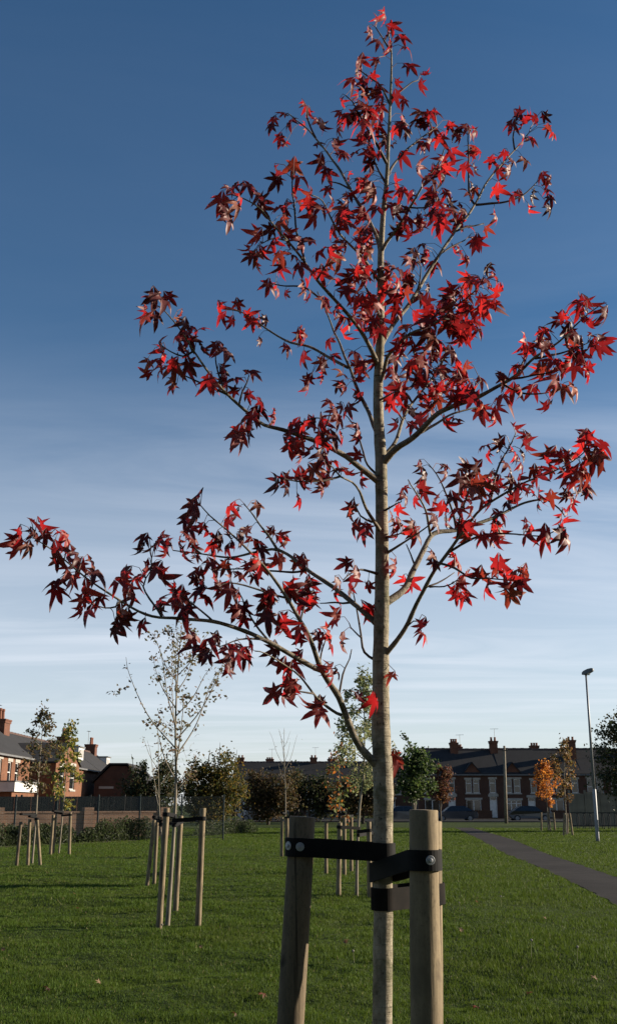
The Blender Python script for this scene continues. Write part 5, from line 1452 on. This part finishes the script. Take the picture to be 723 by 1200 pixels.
# a few more leaves in the thick of the crown
core = [p for p in lv if 395 < p[0] < 560 and 90 < p[1] < 480]
for _ in range(150):
    u, v = rng.choice(core); u += rng.uniform(-11, 11); v += rng.uniform(-11, 11)
    lv.append((u, v))
for (u, v) in lv:
    best = sorted(skel, key=lambda s: (s[0] - u) ** 2 + (s[1] - v) ** 2)
    # prefer a point slightly above the leaf so that it hangs
    cand = [s for s in best[:14]]
    s = min(cand, key=lambda s: math.hypot(s[0] - u, s[1] - v) + 0.5 * max(0, s[1] - v) + abs(math.hypot(s[0] - u, s[1] - v) - 13) * 0.3)
    dpx = math.hypot(s[0] - u, s[1] - v)
    y = s[2].y + rng.gauss(0, 0.035) + (rng.choice((-1, 1)) * 0.03 if dpx < 8 else 0)
    c = P(u, v, y)
    size = rng.uniform(0.050, 0.086)
    if v < 130: size *= 0.9
    off = c - s[2]
    d = Vector((off.x * 6, off.y * 6, off.z * 4)) * 1.3 + Vector((rng.gauss(0, .38), rng.gauss(0, .38), -0.75 + rng.gauss(0, .38)))
    d.normalize()
    nrm = Vector((rng.gauss(0.15, .75), rng.gauss(-0.55, .65), rng.gauss(.35, .45)))
    nrm = (nrm - d * nrm.dot(d)).normalized()
    x = d.cross(nrm)
    base = c - d * size * 0.42
    M = Matrix(((x.x * size, d.x * size, nrm.x * size, base.x), (x.y * size, d.y * size, nrm.y * size, base.y), (x.z * size, d.z * size, nrm.z * size, base.z), (0, 0, 0, 1)))
    if u < 330 and rng.random() < .35: k = rng.choice([4, 10, 16, 1, 5, 9])        # darker leaf colours are picked more often on the left
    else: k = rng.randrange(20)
    inst.append((size * ppm(c), M, k))
    mid = s[2].lerp(base, .5) + Vector((0, 0, 0.008 + 0.06 * (base - s[2]).length))
    if (base - s[2]).length > 0.012:
        pet.tube([s[2], mid, base, base + d * size * .12], [0.0013, 0.0010, 0.0010, 0.0008], 4, cap=False)
inst.sort(key=lambda t: -t[0])
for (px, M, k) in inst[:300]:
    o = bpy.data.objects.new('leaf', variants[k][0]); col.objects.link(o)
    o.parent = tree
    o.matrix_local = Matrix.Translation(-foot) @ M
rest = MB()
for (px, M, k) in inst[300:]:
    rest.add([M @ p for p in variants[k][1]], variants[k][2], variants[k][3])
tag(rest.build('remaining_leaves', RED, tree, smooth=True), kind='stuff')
PET = plain('leaf stalk', (0.16, 0.045, 0.030), (0.10, 0.040, 0.028), 30, 0.6)
tag(pet.build('leaf_stalks', PET, tree), kind='stuff')

# ------------------------------------------------------------------ stakes and ties round the red tree
def vstake(uc_b, v_b, uc_t, v_t, y, r, mat, label, seed, sides=24):
    b_, t_ = P(uc_b, v_b, y), P(uc_t, v_t, y)
    d = (t_ - b_); base = b_ - d * (b_.z / d.z)
    return stake(base, t_, r, mat, label, None, sides, seed), base, t_
yl, yr_, yb = 3.12, 2.86, 3.32
rl_ = 15.6 / ppm(P(350, 1060, yl)); rr_ = 17.6 / ppm(P(498, 1060, yr_)); rb_ = 16.0 / ppm(P(502, 1060, yb))
so1, lb0, lt0 = vstake(340.5, 1200, 354.5, 957, yl, rl_, WOODGREY, 'grey weathered split timber stake leaning beside the red tree', 1.0)
so2, rb0, rt0 = vstake(499, 1200, 496, 949, yr_, rr_, WOOD, 'thick pale sunlit timber stake nearest the red tree trunk', 2.0)
so3, bb0, bt0 = vstake(502.5, 1200, 502, 962, yb, rb_, WOOD, 'timber stake standing directly behind the thick pale sunlit stake', 3.0)
# drying split down the grey stake
spm = MB()
pa = [P(353.5 - (v - 1080) * 0.016, v, yl) + Vector((0, -rl_ * 0.93, 0)) for v in range(1085, 1260, 18)]
def on(base, top, z): return base.lerp(top, (z - base.z) / (top.z - base.z))
def trunk_at(z):
    i = min(range(len(tcur)), key=lambda k: abs(tcur[k].z - z)); return Vector((tcur[i].x, tcur[i].y, z)), trad[i]
# upper strap, grey stake to stem
zA = P(352, 993, yl - rl_).z; zB = P(450, 999.5, TY - 0.03).z
ca = on(lb0, lt0, zA); cb_, rB = trunk_at(zB)
ang = -math.pi / 2
bolt1 = P(351, 993, yl - rl_ - 0.007)
def bolt_on(center, rad, a, z, rr=0.0125):
    nrm = Vector((math.cos(a), math.sin(a), 0))
    return (Vector((center.x, center.y, z)) + nrm * (rad + 0.0072), nrm, rr)
belt('tree_tie', ca, rl_, cb_, rB, 20.5 / ppm(ca), thick=0.0045, label='long black rubber strap from the grey weathered stake to the red tree trunk',
     bolts=[bolt_on(ca, rl_, R(-92), zA + 0.002), bolt_on(ca, rl_, R(-140), zA + 0.004)], seg=16)
zA = P(498, 1008.5, yr_ - rr_).z; zB = P(446, 1024, TY - 0.03).z
ca = on(rb0, rt0, zA); cb_, rB = trunk_at(zB)
belt('tree_tie', ca, rr_, cb_, rB + 0.004, 23.0 / ppm(ca), thick=0.0045, label='slanting black rubber strap bolted to the thick pale sunlit stake',
     bolts=[bolt_on(ca, rr_, R(-76), zA + 0.001)], seg=16)
zA = P(505, 1048, yb - rb_).z; zB = P(449, 1055, TY - 0.03).z
ca = on(bb0, bt0, zA); cb_, rB = trunk_at(zB)
belt('tree_tie', ca, rb_, cb_, rB, 23.0 / ppm(ca), thick=0.0045, label='lower worn rubber strap passing behind the thick pale sunlit stake', mat=RUBBERWORN, seg=16)

# ------------------------------------------------------------------ fallen leaves on the lawn
FALL = [(312, 1168, 1), (278, 1192, 0), (5, 1110, 4), (61, 1158, 0), (119, 1151, 4), (236, 1110, 4), (562, 1174, 1), (617, 1160, 4), (700, 1148, 4), (540, 1092, 4), (92, 1062, 4), (405, 1104, 4), (560, 1060, 4), (640, 1080, 4), (88, 1050, 4)]
flab = {0: 'fallen dark brown leaf lying on the grass', 1: 'fallen orange red star leaf lying on the grass', 4: 'fallen pale tan leaf lying on the grass'}
FMAT = {0: leafmat('fallen brown', (0.070, 0.028, 0.018), (0.10, 0.05, 0.03), (0.1, 0.03, 0.02), 0.7), 1: leafmat('fallen orange red', (0.24, 0.050, 0.024), (0.30, 0.12, 0.07), (0.3, 0.05, 0.03), 0.6), 4: leafmat('fallen tan', (0.17, 0.105, 0.055), (0.24, 0.16, 0.09), (0.2, 0.1, 0.05), 0.7)}
fm = {k: star_leaf(300 + k, FMAT[k])[0] for k in (0, 1, 4)}
for i, (u, v, k) in enumerate(FALL):
    p = G(u, v)
    o = bpy.data.objects.new('fallen_leaf', fm[k]); col.objects.link(o)
    s = rng.uniform(0.06, 0.085)
    o.scale = (s, s, s); o.location = p + Vector((0, 0, float(lawn_z([p.x], [p.y])[0]) + 0.035))
    o.rotation_euler = (rng.uniform(0.1, 0.9), rng.uniform(-.4, .4), rng.uniform(0, 6.28))
    tag(o, flab[k], 'leaf', "fallen %s leaves" % ('brown', 'orange red', '', '', 'tan')[k])

# dandelion seed heads standing above the mown grass
SEED = plain('dandelion down', (0.24, 0.22, 0.17), (0.17, 0.155, 0.12), 40, 0.9)
STALK = plain('pale stalk', (0.16, 0.17, 0.07), (0.11, 0.12, 0.05), 30, 0.8)
for i, (u, v) in enumerate(((539, 1068), (587, 1062), (622, 1120), (531, 1018), (557, 1014), (676, 1128), (415, 1124), (190, 1093))):
    p = G(u, v); p.z = float(lawn_z([p.x], [p.y])[0])
    root = empty('dandelion', p, 'thin dandelion seed stalk standing in the mown grass', 'weed', 'dandelion stalks in the lawn')
    h = 0.13 + 0.02 * (i % 3); dx = 0.012 * (i % 3 - 1)
    q = MB(); q.tube([(0, 0, -0.02), (dx * 0.4, 0.004, h * 0.5), (dx, 0, h)], [0.0035, 0.003, 0.0025], 5); q.build('stem', STALK, root)
    q = MB(); q.tube([(dx, 0, h - 0.012), (dx, 0, h - 0.008), (dx, 0, h + 0.002), (dx, 0, h + 0.011), (dx, 0, h + 0.014)], [0.003, 0.011, 0.015, 0.010, 0.003], 8); q.build('seed_head', SEED, root)

for o in list(bpy.data.objects):
    if '_w' in o: del o['_w']
